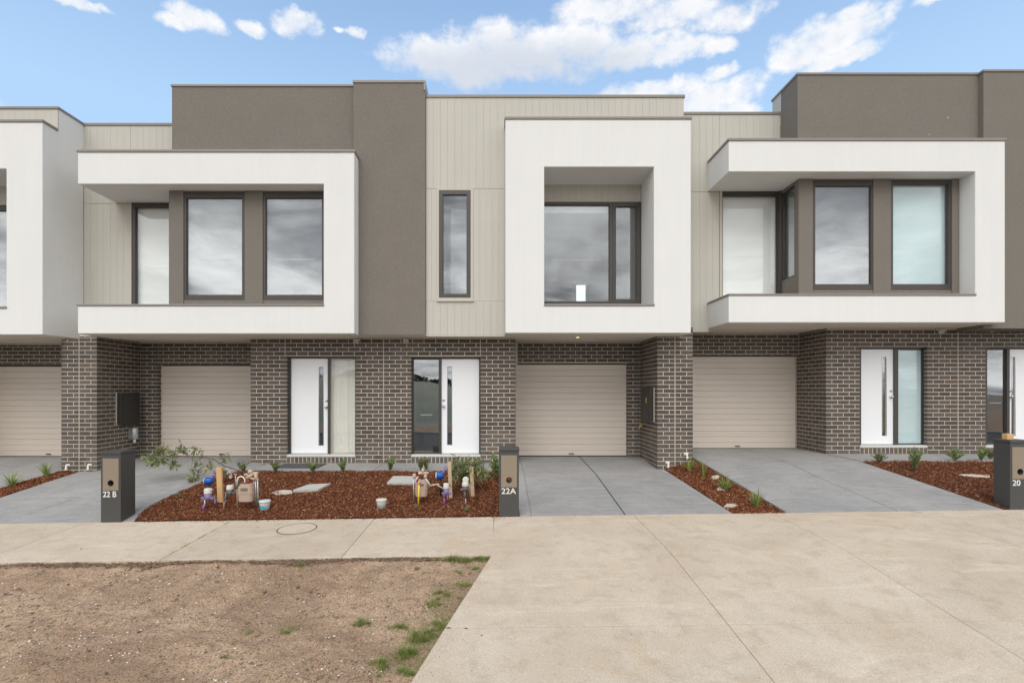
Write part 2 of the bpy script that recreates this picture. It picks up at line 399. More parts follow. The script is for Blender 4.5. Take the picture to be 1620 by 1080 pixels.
# ---------------------------------------------------------------- ground heights
YF, YP = 7.47, 5.87
def path_z(x, y):
    x = max(-16, min(16, x))
    if y >= YP: return -.333+.014*x-.03*(YF-y)
    return -.333+.014*x-.03*(YF-YP)-.106*(YP-y)
def dirt_z(x, y): return path_z(x, min(y, YP))-.035
def lerp(a, b, t): return a+(b-a)*t
def prof(y, pts):     # pts sorted by y: (y, v)
    if y <= pts[0][0]: return pts[0][1]
    for (a, b), (c, d) in zip(pts, pts[1:]):
        if y <= c: return lerp(b, d, (y-a)/(c-a))
    return pts[-1][1]
def bed_z(x, y, zb): return prof(y, [(YF, path_z(x, YF)-.01), (9.65, zb-.02)])
def on(px, py, fn):   # where the sight line of a photo pixel meets a surface
    lo, hi = 2.5, 13.
    for _ in range(50):
        y = (lo+hi)/2
        if PY+F*(H-fn(X(px, y), y))/y > py: lo = y
        else: hi = y
    x = X(px, y); return Vector((x, y, fn(x, y)))

def patch(name, mat, parent, xl, xr, ys, zfn, thick=.12, nx=2, bevel=.004):
    m = MB(); nyy = len(ys); W = nx+1
    top = [(lerp(xl(y), xr(y), i/nx), y, zfn(lerp(xl(y), xr(y), i/nx), y)) for y in ys for i in range(W)]
    vs = top+[(x, y, z-thick) for x, y, z in top]; n = len(top); fs = []
    for j in range(nyy-1):
        for i in range(nx):
            a = j*W+i; fs.append((a, a+1, a+W+1, a+W))
        fs.append((j*W, (j+1)*W, (j+1)*W+n, j*W+n)); fs.append((j*W+nx, j*W+nx+n, (j+1)*W+nx+n, (j+1)*W+nx))
    for i in range(nx):
        fs.append((i, i+n, i+1+n, i+1)); a = (nyy-1)*W+i; fs.append((a, a+1, a+1+n, a+n))
    m.add(vs, fs); return m.build(name, mat, parent, bevel)

# ---- far ground, road
g = MB(); g.add([(-500,-500,-1.6),(500,-500,-1.6),(500,500,-1.6),(-500,500,-1.6)], [(0,1,2,3)])
tag(g.build('ground', M['subsoil']), kind='structure')
tag(MB().box(-60, 60, -7.0, 2.05, -1.5, -.93).build('road', M['asphalt']), kind='structure')
tag(MB().box(-60, 60, 2.05, 2.20, -1.5, -.80).box(-60, 60, -7.15, -7.0, -1.5, -.80).build('kerb', M['path'], bevel=.02), kind='structure')
tag(MB().box(-60, 60, -60, -7.15, -1.5, -.84).build('verge', M['dirt']), kind='structure')

# ---- footpath slabs and the wide vehicle crossing
def struct(name, m, mat): return tag(m.build(name, mat), kind='structure')
fb = MB(); fb.add([(-16, YP, path_z(-16,YP)-.02), (16, YP, path_z(16,YP)-.02), (16, YF, path_z(16,YF)-.02), (-16, YF, path_z(-16,YF)-.02)], [(0,1,2,3)])
foot = struct('footpath', fb, M['joint'])
cuts = [-16,-14,-12,-10.1,-8.0,-5.99,-3.87,-1.79,-.05]
gp_ = .005
for a, b in zip(cuts, cuts[1:]):
    patch('concrete_slab', M['path'], foot, lambda y, a=a: a+gp_*(.6), lambda y, b=b: b-gp_*(.6), [YP, YF-.004], path_z, bevel=.006)
def edge(y): return prof(y, [(2.2, -1.02), (3.72, -.635), (5.84, -.09), (5.9, -.05)])
cb = MB(); ys_ = [2.2, 3.7, 5.84, YP, YF]
for a, b in zip(ys_, ys_[1:]):
    cb.add([(edge(a)-.0+.01, a, path_z(edge(a), a)-.02), (16, a, path_z(16, a)-.02), (16, b, path_z(16, b)-.02), (edge(b)+.01, b, path_z(edge(b), b)-.02)], [(0,1,2,3)])
cross = struct('vehicle_crossing', cb, M['joint'])
xcuts = [None, 1.985, 3.99, 6.0, 8.05, 10.1, 12.1, 16]
ycuts = [2.2, 2.95, 4.41, 5.87, YF-.004]; gy_ = .007
for y0, y1 in zip(ycuts, ycuts[1:]):
    for a, b in zip(xcuts, xcuts[1:]):
        xl = (lambda y: edge(y)+.004) if a is None else (lambda y, a=a: a+gp_*.5)
        rows = [y0+gy_*.5, y1-gy_*.5]
        if a is None and y0 == 2.95: rows = [y0+gy_*.5, 3.72, y1-gy_*.5]
        patch('concrete_slab', M['path'], cross, xl, lambda y, b=b: b-gp_*.5, rows, path_z, bevel=.004)

# manhole ring in the footpath
mc = on(470, 836, path_z); rr = MB(); n = 48; ro, ri = .262, .245
vs = []; fs = []
for i in range(n):
    a = 2*math.pi*i/n
    for r_ in (ri, ro):
        x, y = mc.x+r_*math.cos(a), mc.y+r_*math.sin(a); vs.append((x, y, path_z(x, y)+.004))
for i in range(n):
    j = (i+1) % n; fs.append((2*i, 2*i+1, 2*j+1, 2*j))
cov = empty('manhole_cover', (mc.x, mc.y, mc.z), 'round concrete-filled access cover with thin dark rim set in the footpath', 'manhole cover')
rr.add(vs, fs).build('cover_rim', M['joint'], cov)
vs = [(mc.x, mc.y, path_z(mc.x, mc.y)+.005)]+[(mc.x+ri*math.cos(2*math.pi*i/n), mc.y+ri*math.sin(2*math.pi*i/n), path_z(mc.x+ri*math.cos(2*math.pi*i/n), mc.y+ri*math.sin(2*math.pi*i/n))+.003) for i in range(n)]
MB().add(vs, [(0, 1+i, 1+(i+1) % n) for i in range(n)]).build('cover_infill', M['path'], cov)

# ---- driveways
def driveway(name, L, Rr, splits, label_base):
    # L and Rr: lists of (y, x, z); splits: fractions of the width
    XL = lambda y: prof(y, [(a, b) for a, b, c in L]); ZL = lambda y: prof(y, [(a, c) for a, b, c in L])
    XR = lambda y: prof(y, [(a, b) for a, b, c in Rr]); ZR = lambda y: prof(y, [(a, c) for a, b, c in Rr])
    def zf(x, y):
        t = (x-XL(y))/(XR(y)-XL(y)); return lerp(ZL(y), ZR(y), t)
    ys = sorted(set([round(q, 3) for q in list(np.linspace(YF+.004, 11.78, 12))+[9.65]]))
    b = MB()
    for y0, y1 in zip(ys, ys[1:]):
        b.add([(XL(y0)+.01, y0, ZL(y0)-.02), (XR(y0)-.01, y0, ZR(y0)-.02), (XR(y1)-.01, y1, ZR(y1)-.02), (XL(y1)+.01, y1, ZL(y1)-.02)], [(0,1,2,3)])
    root = struct(name, b, M['drvjoint'])
    for (s0, g0), (s1, g1) in zip(splits, splits[1:]):
        f0 = s0 if callable(s0) else (lambda y, s=s0: lerp(XL(y), XR(y), s))
        f1 = s1 if callable(s1) else (lambda y, s=s1: lerp(XL(y), XR(y), s))
        patch('concrete_slab', M['drive'], root, lambda y: f0(y)+g0, lambda y: f1(y)-g1, ys, zf, thick=.14, nx=3)
    return zf
pz = lambda x: path_z(x, YF)
EB = [(YF,-5.31),(7.72,-5.41),(8.0,-5.46),(8.45,-5.41),(9.07,-5.25),(9.4,-5.08),(9.65,-4.90)]
cB = lambda y: prof(y, [(7.47, -7.28), (9.0, -6.87), (11.7, -6.66)])
dB = driveway('driveway', [(YF,-8.45,pz(-8.45)), (11.5,-8.45,0)], [(a, b, lerp(pz(b), -.025, (a-YF)/(9.65-YF))) for a, b in EB]+[(9.9,-4.72,-.01),(11.5,-4.95,0)], [(0,0),(cB,.006),(.94,.002),(1,0)], '')
cA = lambda y: 1.865
dA = driveway('driveway', [(YF,.325,pz(.33)), (9.65,.325,-.03), (11.5,.325,0)], [(YF,3.43,pz(3.4)), (11.5,3.33,0)], [(0,0),(.055,.0015),(cA,.011),(.965,.0015),(1,0)], '')
c2 = lambda y: prof(y, [(7.47, 5.83), (9.0, 5.60), (11.7, 5.50)])
d2 = driveway('driveway', [(YF,4.22,pz(4.2)+.01), (10.4,4.02,.13), (11.5,4.0,.185)], [(YF,7.38,pz(7.4)), (9.65,6.84,.17), (11.5,6.9,.185)], [(0,0),(c2,.006),(1,0)], '')
dF = driveway('driveway', [(YF,-12.5,pz(-12.5)), (11.5,-12.2,0)], [(YF,-8.98,pz(-9)), (11.5,-8.86,0)], [(0,0),(.5,.006),(1,0)], '')

# ---- paving strips in front of the doors
def paving(x0, x1, zb, cuts):
    root = struct('paving', MB().add([(x0+.02,9.67,zb-.025),(x1-.02,9.67,zb-.025),(x1-.02,10.7,zb-.02),(x0+.02,10.7,zb-.02)], [(0,1,2,3)]), M['drvjoint'])
    cs = [x0]+cuts+[x1]
    for a, b in zip(cs, cs[1:]):
        patch('concrete_slab', M['drive'], root, lambda y, a=a: a+.005, lambda y, b=b: b-.005, [9.65, 10.70], lambda x, y: zb+.004-.012*(10.7-y), thick=.2)
paving(-4.75, .318, 0, [-2.36]); paving(6.85, 14, .19, [9.57])

# ---- mulch beds
def bed(name, xl, xr, y0, y1, zfn, n_chips, big=1.0):
    nx, ny = 60, 30; m = MB(); vs = []
    for j in range(ny+1):
        y = lerp(y0, y1, j/ny)
        for i in range(nx+1):
            x = lerp(xl(y), xr(y), i/nx); e = min(i, nx-i, j, ny-j)
            z = zfn(x, y)+(.022*mnoise.noise(Vector((x*3, y*3, 1)))+.012 if e > 0 else -.01)
            vs.append((x, y, z))
    fs = [(j*(nx+1)+i, j*(nx+1)+i+1, (j+1)*(nx+1)+i+1, (j+1)*(nx+1)+i) for j in range(ny) for i in range(nx)]
    m.add(vs, fs, True); o = m.build(name, M['mulchbase']); tag(o, kind='structure')
    # chips
    V = []; Fc = []
    for k in range(n_chips):
        t = random.random(); y = lerp(y0+.01, y1-.01, random.random()); x = lerp(xl(y)+.01, xr(y)-.01, t)
        z = zfn(x, y)+.022*mnoise.noise(Vector((x*3, y*3, 1)))+.012+random.uniform(0, .014)
        L = random.uniform(.010, .030)*big; W = random.uniform(.003, .009)*big; a = random.uniform(0, 6.283)
        tl = random.gauss(0, .35); rl = random.gauss(0, .5)
        ca, sa = math.cos(a), math.sin(a)
        ax = Vector((ca*math.cos(tl), sa*math.cos(tl), math.sin(tl)))*L
        bx_ = Vector((-sa*math.cos(rl), ca*math.cos(rl), math.sin(rl)))*W
        h = Vector((0, 0, random.uniform(.002, .006))); c = Vector((x, y, z)); b = len(V)
        q = random.uniform(.5, 1)
        V += [c-ax-bx_*q, c+ax-bx_, c+ax*random.uniform(.7, 1)+bx_, c-ax+bx_, c+h-bx_*.2-ax*.3, c+h+ax*.5]
        Fc += [(b, b+1, b+5, b+4), (b+1, b+2, b+5), (b+2, b+3, b+4, b+5), (b+3, b, b+4)]
    me = bpy.data.meshes.new('mulch_chips'); me.from_pydata([tuple(v) for v in V], [], Fc); me.materials.append(M['chips'])
    c = bpy.data.objects.new('mulch_chips', me); link(c); tag(c, 'loose red brown bark chips covering a garden bed', 'mulch', kind='stuff')
    return c
zA = lambda x, y: bed_z(x, y, 0); z2 = lambda x, y: bed_z(x, y, .19)
eBr = lambda y: prof(y, EB)
c = bed('garden_bed', eBr, lambda y: .325, YF, 9.65, zA, 52000, .68); tag(c, 'red brown bark mulch filling the big bed before the two middle front doors')
e2r = lambda y: prof(y, [(YF,7.38),(9.65,6.84)])
c = bed('garden_bed', e2r, lambda y: 12., YF, 9.65, z2, 30000, .68); tag(c, 'red brown bark mulch in the bed at far right behind the letterbox marked 20')
sR = lambda y: prof(y, [(YF,4.215),(10.4,4.015),(11.5,3.95)]); sL = lambda y: prof(y, [(YF,3.43),(10.3,3.36)])
zS = lambda x, y: lerp(dA(3.35, y)-.01, d2(4.1, y)-.045, min(1, max(0, (x-sL(y))/(sR(y)-sL(y)))))
c = bed('garden_bed', lambda y: sL(y) if y < 10.33 else 3.9, sR, YF, 10.6, zS, 12000, .75); tag(c, 'red brown mulch in the narrow strip between the two right driveways')
zL_ = lambda x, y: dB(-8.45, y)-.012
c = bed('garden_bed', lambda y: prof(y, [(YF,-8.98),(11.5,-8.86)]), lambda y: -8.45, YF, 10.36, zL_, 8000, .75); tag(c, 'red brown mulch in the narrow strip left of the letterbox marked 22 B')

m = MB()
for k in range(420):
    if random.random() < .75: x = random.uniform(-5.2, .2); y = YF-abs(random.gauss(0, .035))-.003
    else: x = random.choice([random.uniform(3.5, 4.2), random.uniform(-8.9, -8.5)]); y = YF-abs(random.gauss(0, .03))-.003
    z = path_z(x, y)+.003; a = random.uniform(0, 3.14); L = random.uniform(.004, .014); w_ = L*random.uniform(.2, .5)
    d = Vector((math.cos(a), math.sin(a), 0))*L; e_ = Vector((-math.sin(a), math.cos(a), 0))*w_; c_ = Vector((x, y, z))
    m.add([c_-d-e_, c_+d-e_, c_+d+e_, c_-d+e_, c_+Vector((0,0,.004))], [(0,1,4),(1,2,4),(2,3,4),(3,0,4)])
o = m.build('spilled_chips', M['chips']); tag(o, 'bark chips spilled from the beds onto the footpath edge', 'mulch', kind='stuff')
m = MB()
for k in range(900):
    y = random.uniform(3.4, 7.4); x = random.uniform(-7, 7.5)
    if y < YP and x < edge(min(y, 5.84))+.02: continue
    if random.random() < .3 and y < 5.8: x = edge(y)+.01+abs(random.gauss(0, .09))
    z = path_z(x, y)+.003; r_ = random.uniform(.0012, .0045)
    m.add([(x-r_, y, z), (x+r_*.3, y-r_, z), (x+r_, y+r_*.6, z), (x, y, z+r_)], [(0,1,3),(1,2,3),(2,0,3)])
o = m.build('path_grit', M['clod']); tag(o, 'specks of grit and soil lying on the concrete', 'grit', kind='stuff')

# ---- dirt nature strip
def dz_(x, y):
    v = Vector((x, y, 0))
    e = min(1, max(0, (YP-y)/.12)); e2 = min(1, max(0, (edge(min(y, 5.8))-x)/.12))
    b = mnoise.fractal(v*1.1, 1, 2, 4)*.035+mnoise.fractal(v*5, .7, 2.1, 6)*.017+abs(mnoise.noise(Vector((x*2.2+y*1.4, y*9, 3))))*.012
    tr = -.05*math.exp(-((x*.35+y-3.2)/.13)**2)*0
    zc = path_z(x, y)
    return zc-.03+b*(.25+.75*min(e, e2))-.012*(1-e)
nx, ny = 420, 220; vs = []
for j in range(ny+1):
    y = lerp(2.2, YP-.002, j/ny); x1 = edge(min(y, 5.84))-.002
    for i in range(nx+1):
        t = i/nx; x = lerp(x1, -16, t**1.5); vs.append((x, y, dz_(x, y)))
fs = [(j*(nx+1)+i+1, j*(nx+1)+i, (j+1)*(nx+1)+i, (j+1)*(nx+1)+i+1) for j in range(ny) for i in range(nx)]
dm = MB(); dm.add(vs, fs, True); struct('dirt_verge', dm, M['dirt'])
# gravel
V = []; Fc = []
oct_ = [(1,0,0),(-1,0,0),(0,1,0),(0,-1,0),(0,0,1),(0,0,-1)]; of = [(0,2,4),(2,1,4),(1,3,4),(3,0,4),(2,0,5),(1,2,5),(3,1,5),(0,3,5)]
cl = [(lerp(-7, -.6, random.random()), random.uniform(3.4, 5.7), random.uniform(.1, .5)) for _ in range(60)]
cnt = 0
while cnt < 24000:
    if random.random() < .45:
        cx, cy, cr = random.choice(cl); x = random.gauss(cx, cr); y = random.gauss(cy, cr*.45)
    else: y = random.uniform(3.3, 5.85); x = random.uniform(-8.2, 0)
    if y > 5.84 or y < 2.4 or x > edge(y)-.01: continue
    s = .0016+.0075*random.random()**5 if random.random() < .992 else random.uniform(.008, .014)
    z = dz_(x, y)+s*.2; b = len(V); sx, sy, sz = (s*random.uniform(.7, 1.4) for _ in range(3)); a = random.random()*3
    for p in oct_:
        q = (p[0]*sx*random.uniform(.8, 1.2), p[1]*sy*random.uniform(.8, 1.2), p[2]*sz*.7)
        V.append((x+q[0]*math.cos(a)-q[1]*math.sin(a), y+q[0]*math.sin(a)+q[1]*math.cos(a), z+q[2]))
    Fc += [tuple(b+i for i in f) for f in of]; cnt += 1
me = bpy.data.meshes.new('gravel'); me.from_pydata(V, [], Fc); me.materials.append(M['gravel'])
o = bpy.data.objects.new('gravel', me); link(o)
V = []; Fc = []
for k in range(9000):
    y = random.uniform(3.3, 5.86); x = random.uniform(-8.2, 0)
    if mnoise.noise(Vector((x*1.6, y*3.2, 9)))+random.gauss(0, .25) < .12 and y < 5.72: continue
    if y > 5.85 or x > edge(y)-.005: continue
    s_ = random.uniform(.003, .012)*(1 if random.random() < .88 else 2.1); z = dz_(x, y)+s_*.15; b = len(V); a = random.random()*3
    ex = random.uniform(.8, 2.0)
    for p in oct_:
        q = (p[0]*s_*ex*random.uniform(.6, 1.2), p[1]*s_*random.uniform(.6, 1.2), p[2]*s_*.55)
        V.append((x+q[0]*math.cos(a)-q[1]*math.sin(a), y+q[0]*math.sin(a)+q[1]*math.cos(a), z+q[2]))
    Fc += [tuple(b+i for i in f) for f in of]
me2 = bpy.data.meshes.new('soil_clods'); me2.from_pydata(V, [], Fc); me2.materials.append(M['clod'])
oc = bpy.data.objects.new('soil_clods', me2); link(oc); tag(oc, 'dark crumbs and clods of soil on the bare verge', 'soil', kind='stuff'); tag(o, 'small pale stones scattered over the bare dirt verge', 'gravel', kind='stuff')

# ================================================================ TOWNHOUSES
YD, YPIL, YG, YW, YC, YB, YT = 10.65, 10.34, 11.60, 9.80, 10.78, 10.13, 10.09
BR, CH, BH = .24, .086, .0735          # brick pitch, course height, brick face height
GAP = .014; PROUD = .004
_bm = {}
def brick_mesh(L, hgt, dep):
    k = (round(L, 3), round(hgt, 3), round(dep, 3))
    if k not in _bm:
        L, hgt, dep = k; m = MB().box(-L/2, L/2, 0, dep, 0, hgt)
        me = bpy.data.meshes.new('brick'); me.from_pydata(m.v, [], m.f); me.materials.append(M['brick'])
        _bm[k] = me
    return _bm[k]
class Bricks:
    """collects brick positions of one house, then makes the 300 largest in view objects and joins the rest"""
    def __init__(s): s.items = []
    def put(s, c, L, hgt, dep, rot): s.items.append((c, L, hgt, dep, rot))
    def run(s, kind, a, b, fixed, z0, z1, zbase, corner=(0, 0), holes=(), joints=()):
        """kind 'F': wall along x at y=fixed facing -y.  'R': wall along y at x=fixed facing +x, 'L' facing -x.
        corner[i]: 1 = quoin at that end (front runs: owns the corner brick; side runs: starts behind it)"""
        k0 = int(math.floor((z0-zbase)/CH+1e-6)); k1 = int(math.ceil((z1-zbase)/CH-1e-6))
        for k in range(k0, k1):
            zz0 = max(z0, zbase+k*CH); zz1 = min(z1, zbase+k*CH+BH)
            if zz1-zz0 < .015: continue
            odd = k % 2
            segs = [(a, b)]
            def cutseg(segs, c0, c1):
                o = []
                for p, q in segs:
                    if c1 <= p or c0 >= q: o.append((p, q)); continue
                    if c0-p > .02: o.append((p, c0))
                    if q-c1 > .02: o.append((c1, q))
                return o
            for (h0, h1, hz0, hz1) in holes:
                zm = (zz0+zz1)/2
                if hz0 < zm < hz1: segs = cutseg(segs, h0, h1)
            for (j, jz0, jz1) in joints:
                if jz0 < (zz0+zz1)/2 < jz1: segs = cutseg(segs, j-.0001, j+.0001)
            for (p, q) in segs:
                pa = p == a; qb = q == b
                sp, sq = p, q
                if kind == 'F':
                    xs = [p]; first = BR if not odd else BR/2
                    u = p+first
                    # anchor the bond to the end that is a quoin or joint
                    if qb and corner[1] and not (pa and corner[0]):
                        us = []; u = q-first
                        while u > p+.05: us.append(u); u -= BR
                        xs = [p]+us[::-1]+[q]
                    else:
                        while u < q-.05: xs.append(u); u += BR
                        xs.append(q)
                    hl = any(abs(p-hh[1]) < 1e-4 for hh in holes); hr = any(abs(q-hh[0]) < 1e-4 for hh in holes)
                    for i, (u0, u1) in enumerate(zip(xs, xs[1:])):
                        dep = .03
                        e0 = GAP/2; e1 = GAP/2
                        if i == 0 and hl: e0 = -.002; dep = .11
                        if i == len(xs)-2 and hr: e1 = -.002; dep = .11
                        if i == 0 and pa and corner[0]: e0 = -PROUD; dep = .11 if not odd else .23
                        if i == len(xs)-2 and qb and corner[1]: e1 = -PROUD; dep = .11 if not odd else .23
                        l = (u1-e1)-(u0+e0)
                        if l < .015: continue
                        j = random.uniform(-.0012, .0012)
                        s.put(((u0+e0+u1-e1)/2, fixed-PROUD+j, zz0), l, zz1-zz0, dep, 0)
                else:
                    st = p
                    if pa and corner[0]: st = p+(.11 if not odd else .23)+.0
                    xs = [st]; u = st+(BR if (pa and corner[0]) or not odd else BR/2)
                    while u < q-.05: xs.append(u); u += BR
                    xs.append(q)
                    for u0, u1 in zip(xs, xs[1:]):
                        l = u1-u0-GAP
                        if l < .015: continue
                        j = random.uniform(-.0012, .0012)
                        if kind == 'R': s.put((fixed+PROUD+j, (u0+u1)/2, zz0), l, zz1-zz0, .03, math.pi/2)
                        else: s.put((fixed-PROUD+j, (u0+u1)/2, zz0), l, zz1-zz0, .03, -math.pi/2)
    def soldier(s, x0, x1, yf, z0, z1):      # brick-on-edge sill, individual headers
        n = max(1, round((x1-x0)/.086)); p = (x1-x0)/n
        for i in range(n): s.put((x0+(i+.5)*p, yf-.012, z0), p-GAP, z1-z0, .10, 0)
    def build(s, wall):
        def score(it):
            (x, y, z), L, hg, dep, rot = it
            px = PX+x*F/y
            if rot == 0: w_ = L*F/y; hid = False
            else:
                w_ = abs(x)*F*abs(1/(y-L/2)-1/(y+L/2)); hid = (rot > 0 and x > 0) or (rot < 0 and x < 0)
            if px < 2 or px > 1618 or hid: return 0
            return w_*hg*F/y
        it = sorted(s.items, key=score, reverse=True)
        for c, L, hg, dep, rot in it[:300]:
            o = bpy.data.objects.new('brick', brick_mesh(L, hg, dep)); o.location = c; o.rotation_euler = (0, 0, rot); link(o, wall)
        m = MB()
        for (x, y, z), L, hg, dep, rot in it[300:]:
            if rot == 0: m.box(x-L/2, x+L/2, y, y+dep, z, z+hg)
            elif rot > 0: m.box(x-dep, x, y-L/2, y+L/2, z, z+hg)
            else: m.box(x, x+dep, y-L/2, y+L/2, z, z+hg)
        if m.v: tag(m.build('brick', M['brick'], wall), kind='stuff')

def boards(parent, x0, x1, y, z0, z1, pitch=.1385, t=.012):
    """vertical grooved cladding: boards with real gaps over a backing"""
    n = max(1, round((x1-x0)/pitch)); p = (x1-x0)/n
    me = None
    for i in range(n):
        if me is None:
            m = MB().box(-p/2+.0013, p/2-.0013, 0, t, 0, z1-z0); me = bpy.data.meshes.new('cladding_board'); me.from_pydata(m.v, [], m.f); me.materials.append(M['clad'])
        o = bpy.data.objects.new('cladding_board', me); o.location = (x0+(i+.5)*p, y, z0); link(o, parent)

def dots(parent, x0, x1, z, y, n=17, r=.011):
    m = MB()
    for i in range(n):
        x = lerp(x0, x1, i/(n-1)); m.add([(x+r*math.cos(a*math.pi/3), y, z+r*math.sin(a*math.pi/3)) for a in range(6)], [tuple(range(6))])
    return tag(m.build('safety_dots', M['lettering'], parent), kind='stuff')

def window(parent, o, i, y, blind=None, blindz=None, depth=.07, pane='glass', dot=None, sash=None):
    """o, i = outer and glass rectangles (x0,x1,z0,z1); y = front of frame"""
    fr = MB().ring(o, i, y, y+depth)
    # glazing bead, slightly set back, so the frame has a step
    b = .012
    w_ = fr.build('window', M['frame'], parent, bevel=.003)
    MB().ring((i[0]-.002, i[1]+.002, i[2]-.002, i[3]+.002), (i[0]+b, i[1]-b, i[2]+b, i[3]-b), y+.018, y+.03).build('glazing_bead', M['frame'], w_)
    MB().box(i[0]+.001, i[1]-.001, y+.034, y+.040, i[2]+.001, i[3]-.001).build('pane', M[pane], w_)
    if blind:
        z0, z1 = blindz or (i[2]-.02, i[3]+.02)
        MB().box(i[0]-.02, i[1]+.02, y+depth+.03, y+depth+.034, z0, z1).build('blind', M[blind], w_)
    if dot: dots(w_, dot[0], dot[1], dot[2], y+.032, dot[3] if len(dot) > 3 else 17)
    return w_
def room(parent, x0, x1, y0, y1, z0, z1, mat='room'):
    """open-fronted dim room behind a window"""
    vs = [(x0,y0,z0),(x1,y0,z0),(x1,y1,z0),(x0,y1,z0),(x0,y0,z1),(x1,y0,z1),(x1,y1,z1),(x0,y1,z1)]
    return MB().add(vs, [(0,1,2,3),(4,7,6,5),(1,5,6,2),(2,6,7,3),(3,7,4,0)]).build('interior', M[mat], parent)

def front_door(h, op, slab, gls, side, mull, ztop, zbot, handle, dz, sidemat, right_side, dotz):
    """op=(x0,x1) brick opening; slab, gls, side, mull = px spans converted to x on the recessed plane"""
    y = YD+.085
    z0, z1 = zbot, ztop
    fr = MB()
    x0, x1 = op
    fr.box(x0+.002, slab[0]-.001 if right_side else side[0]-.001, y, y+.10, z0, z1)       # left jamb
    fr.box(side[1]+.001 if right_side else slab[1]+.001, x1-.002, y, y+.10, z0, z1)
    fr.box(mull[0], mull[1], y, y+.10, z0, z1-.045)
    fr.box(min(slab[0], side[0])-.001, max(slab[1], side[1])+.001, y+.001, y+.099, z1-.043, z1-.001)
    d = fr.build('door_frame', M['frame'], h, bevel=.004)
    zt = z1-.045
    s = MB().ring((slab[0]+.001, slab[1]-.001, z0+.012, zt-.004), (gls[0], gls[1], gls[2], gls[3]), y+.03, y+.07).build('front_door', M['door'], h, bevel=.003)
    MB().box(gls[0]-.001, gls[1]+.001, y+.046, y+.052, gls[2]-.001, gls[3]+.001).build('glass_insert', M['glass'], s)
    MB().ring((gls[0]-.006, gls[1]+.006, gls[2]-.006, gls[3]+.006), (gls[0]+.004, gls[1]-.004, gls[2]+.004, gls[3]-.004), y+.025, y+.032).build('insert_bead', M['chrome'], s)
    for k, hz in enumerate((handle[1], handle[2])):
        m = MB().lathe((handle[0], y+.03, hz), [(.030, 0), (.030, .008), (.024, .012), (.012, .014), (.012, .03), (.024, .038), (.027, .055), (.02, .066), (.004, .068)] if k else [(.027, 0), (.027, .010), (.018, .016), (.004, .017)], 16, 'y')
        m.build('door_knob' if k else 'door_lock', M['chrome'], s)
    sl = MB().ring((side[0]+.001, side[1]-.001, z0+.012, zt-.004), (side[0]+.014, side[1]-.014, z0+.026, zt-.018), y+.035, y+.065).build('sidelight', M['frame'] if sidemat != 'curtain' else M['trim'], h)
    MB().box(side[0]+.014, side[1]-.014, y+.046, y+.052, z0+.026, zt-.018).build('pane', M['glass' if sidemat == 'dark' else 'glassclear'], sl)
    n = 5; cx = (side[0]+side[1])/2
    dots(sl, cx-.10, cx+.10, dotz, y+.044, 5, .012)
    if sidemat == 'curtain':
        vs = []; fs = []; N = 60
        for q in range(N+1):
            x = lerp(side[0], side[1], q/N); yy = y+.085+.004*math.sin(q*.75)+.010*math.sin(q*.27+1)
            vs += [(x, yy, z0), (x+.012*math.sin(q*.3), yy+.004, zt)]
        MB().add(vs, [(2*q, 2*q+2, 2*q+3, 2*q+1) for q in range(N)], True).build('curtain', M['curtain'], sl)
    elif sidemat == 'film': MB().box(side[0]+.004, side[1]-.004, y+.066, y+.070, z0+.015, zt-.006)        .build('privacy_film', M['blindb'], sl)
    # aluminium threshold
    MB().box(x0+.004, x1-.004, YD-.012, y+.1, z0-.045, z0-.002).build('door_sill', M['sill'], h, bevel=.004)
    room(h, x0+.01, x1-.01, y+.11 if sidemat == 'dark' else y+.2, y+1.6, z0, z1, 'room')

def garage(h, x0, x1, z0, z1, hx):
    y = YG+.12
    g = MB().ring((x0-.05, x1+.01, z0-.02, z1+.03), (x0, x1, z0-.019, z1), y+.012, y+.06).build('garage_door', M['frame'], h)  # surround coloured dark to stand in for the shadow line above the door
    hs = (z1-z0)-.022; n = 16; p = hs/n
    m = MB(); L = x1-x0; a = .0035
    prof_ = [(0, .006), (a, 0), (p-.004, 0), (p-.002, .006)]
    vs = [(sx*L/2, yy, zz) for sx in (-1, 1) for zz, yy in prof_]+[(sx*L/2, .03, zz) for sx in (-1, 1) for zz in (0, p-.002)]
    fs = [(0,4,5,1),(1,5,6,2),(2,6,7,3),(3,7,11,9),(8,9,11,10),(0,8,10,4),(0,1,2,3,9,8),(4,10,11,7,6,5)]
    me = bpy.data.meshes.new('door_panel'); me.from_pydata(vs, [], fs); me.materials.append(M['garage'])
    for i in range(n):
        o = bpy.data.objects.new('door_panel', me); o.location = ((x0+x1)/2, y+random.uniform(-.001, .001), z0+i*p-.012*(i > 99)); link(o, g)
    MB().box(x0, x1, y-.003, y+.03, z0-.018, z0-.001).build('bottom_seal', M['black'], g)
    MB().box(hx-.055, hx+.055, y-.022, y-.004, z0+.035, z0+.055).build('pull_handle', M['black'], g, bevel=.004)
    room(h, x0-.2, x1+.2, y+.07, y+.3, z0-.02, z1+.1)

def parapet_cap(h, x0, x1, y0, y1, z, t=.055, ov=.018, name='parapet_cap', extra=None):
    m = MB().box(x0-ov, x1+ov, y0-ov, y1, z-t, z)
    return m.build(name, M['cap'], h, bevel=.006)

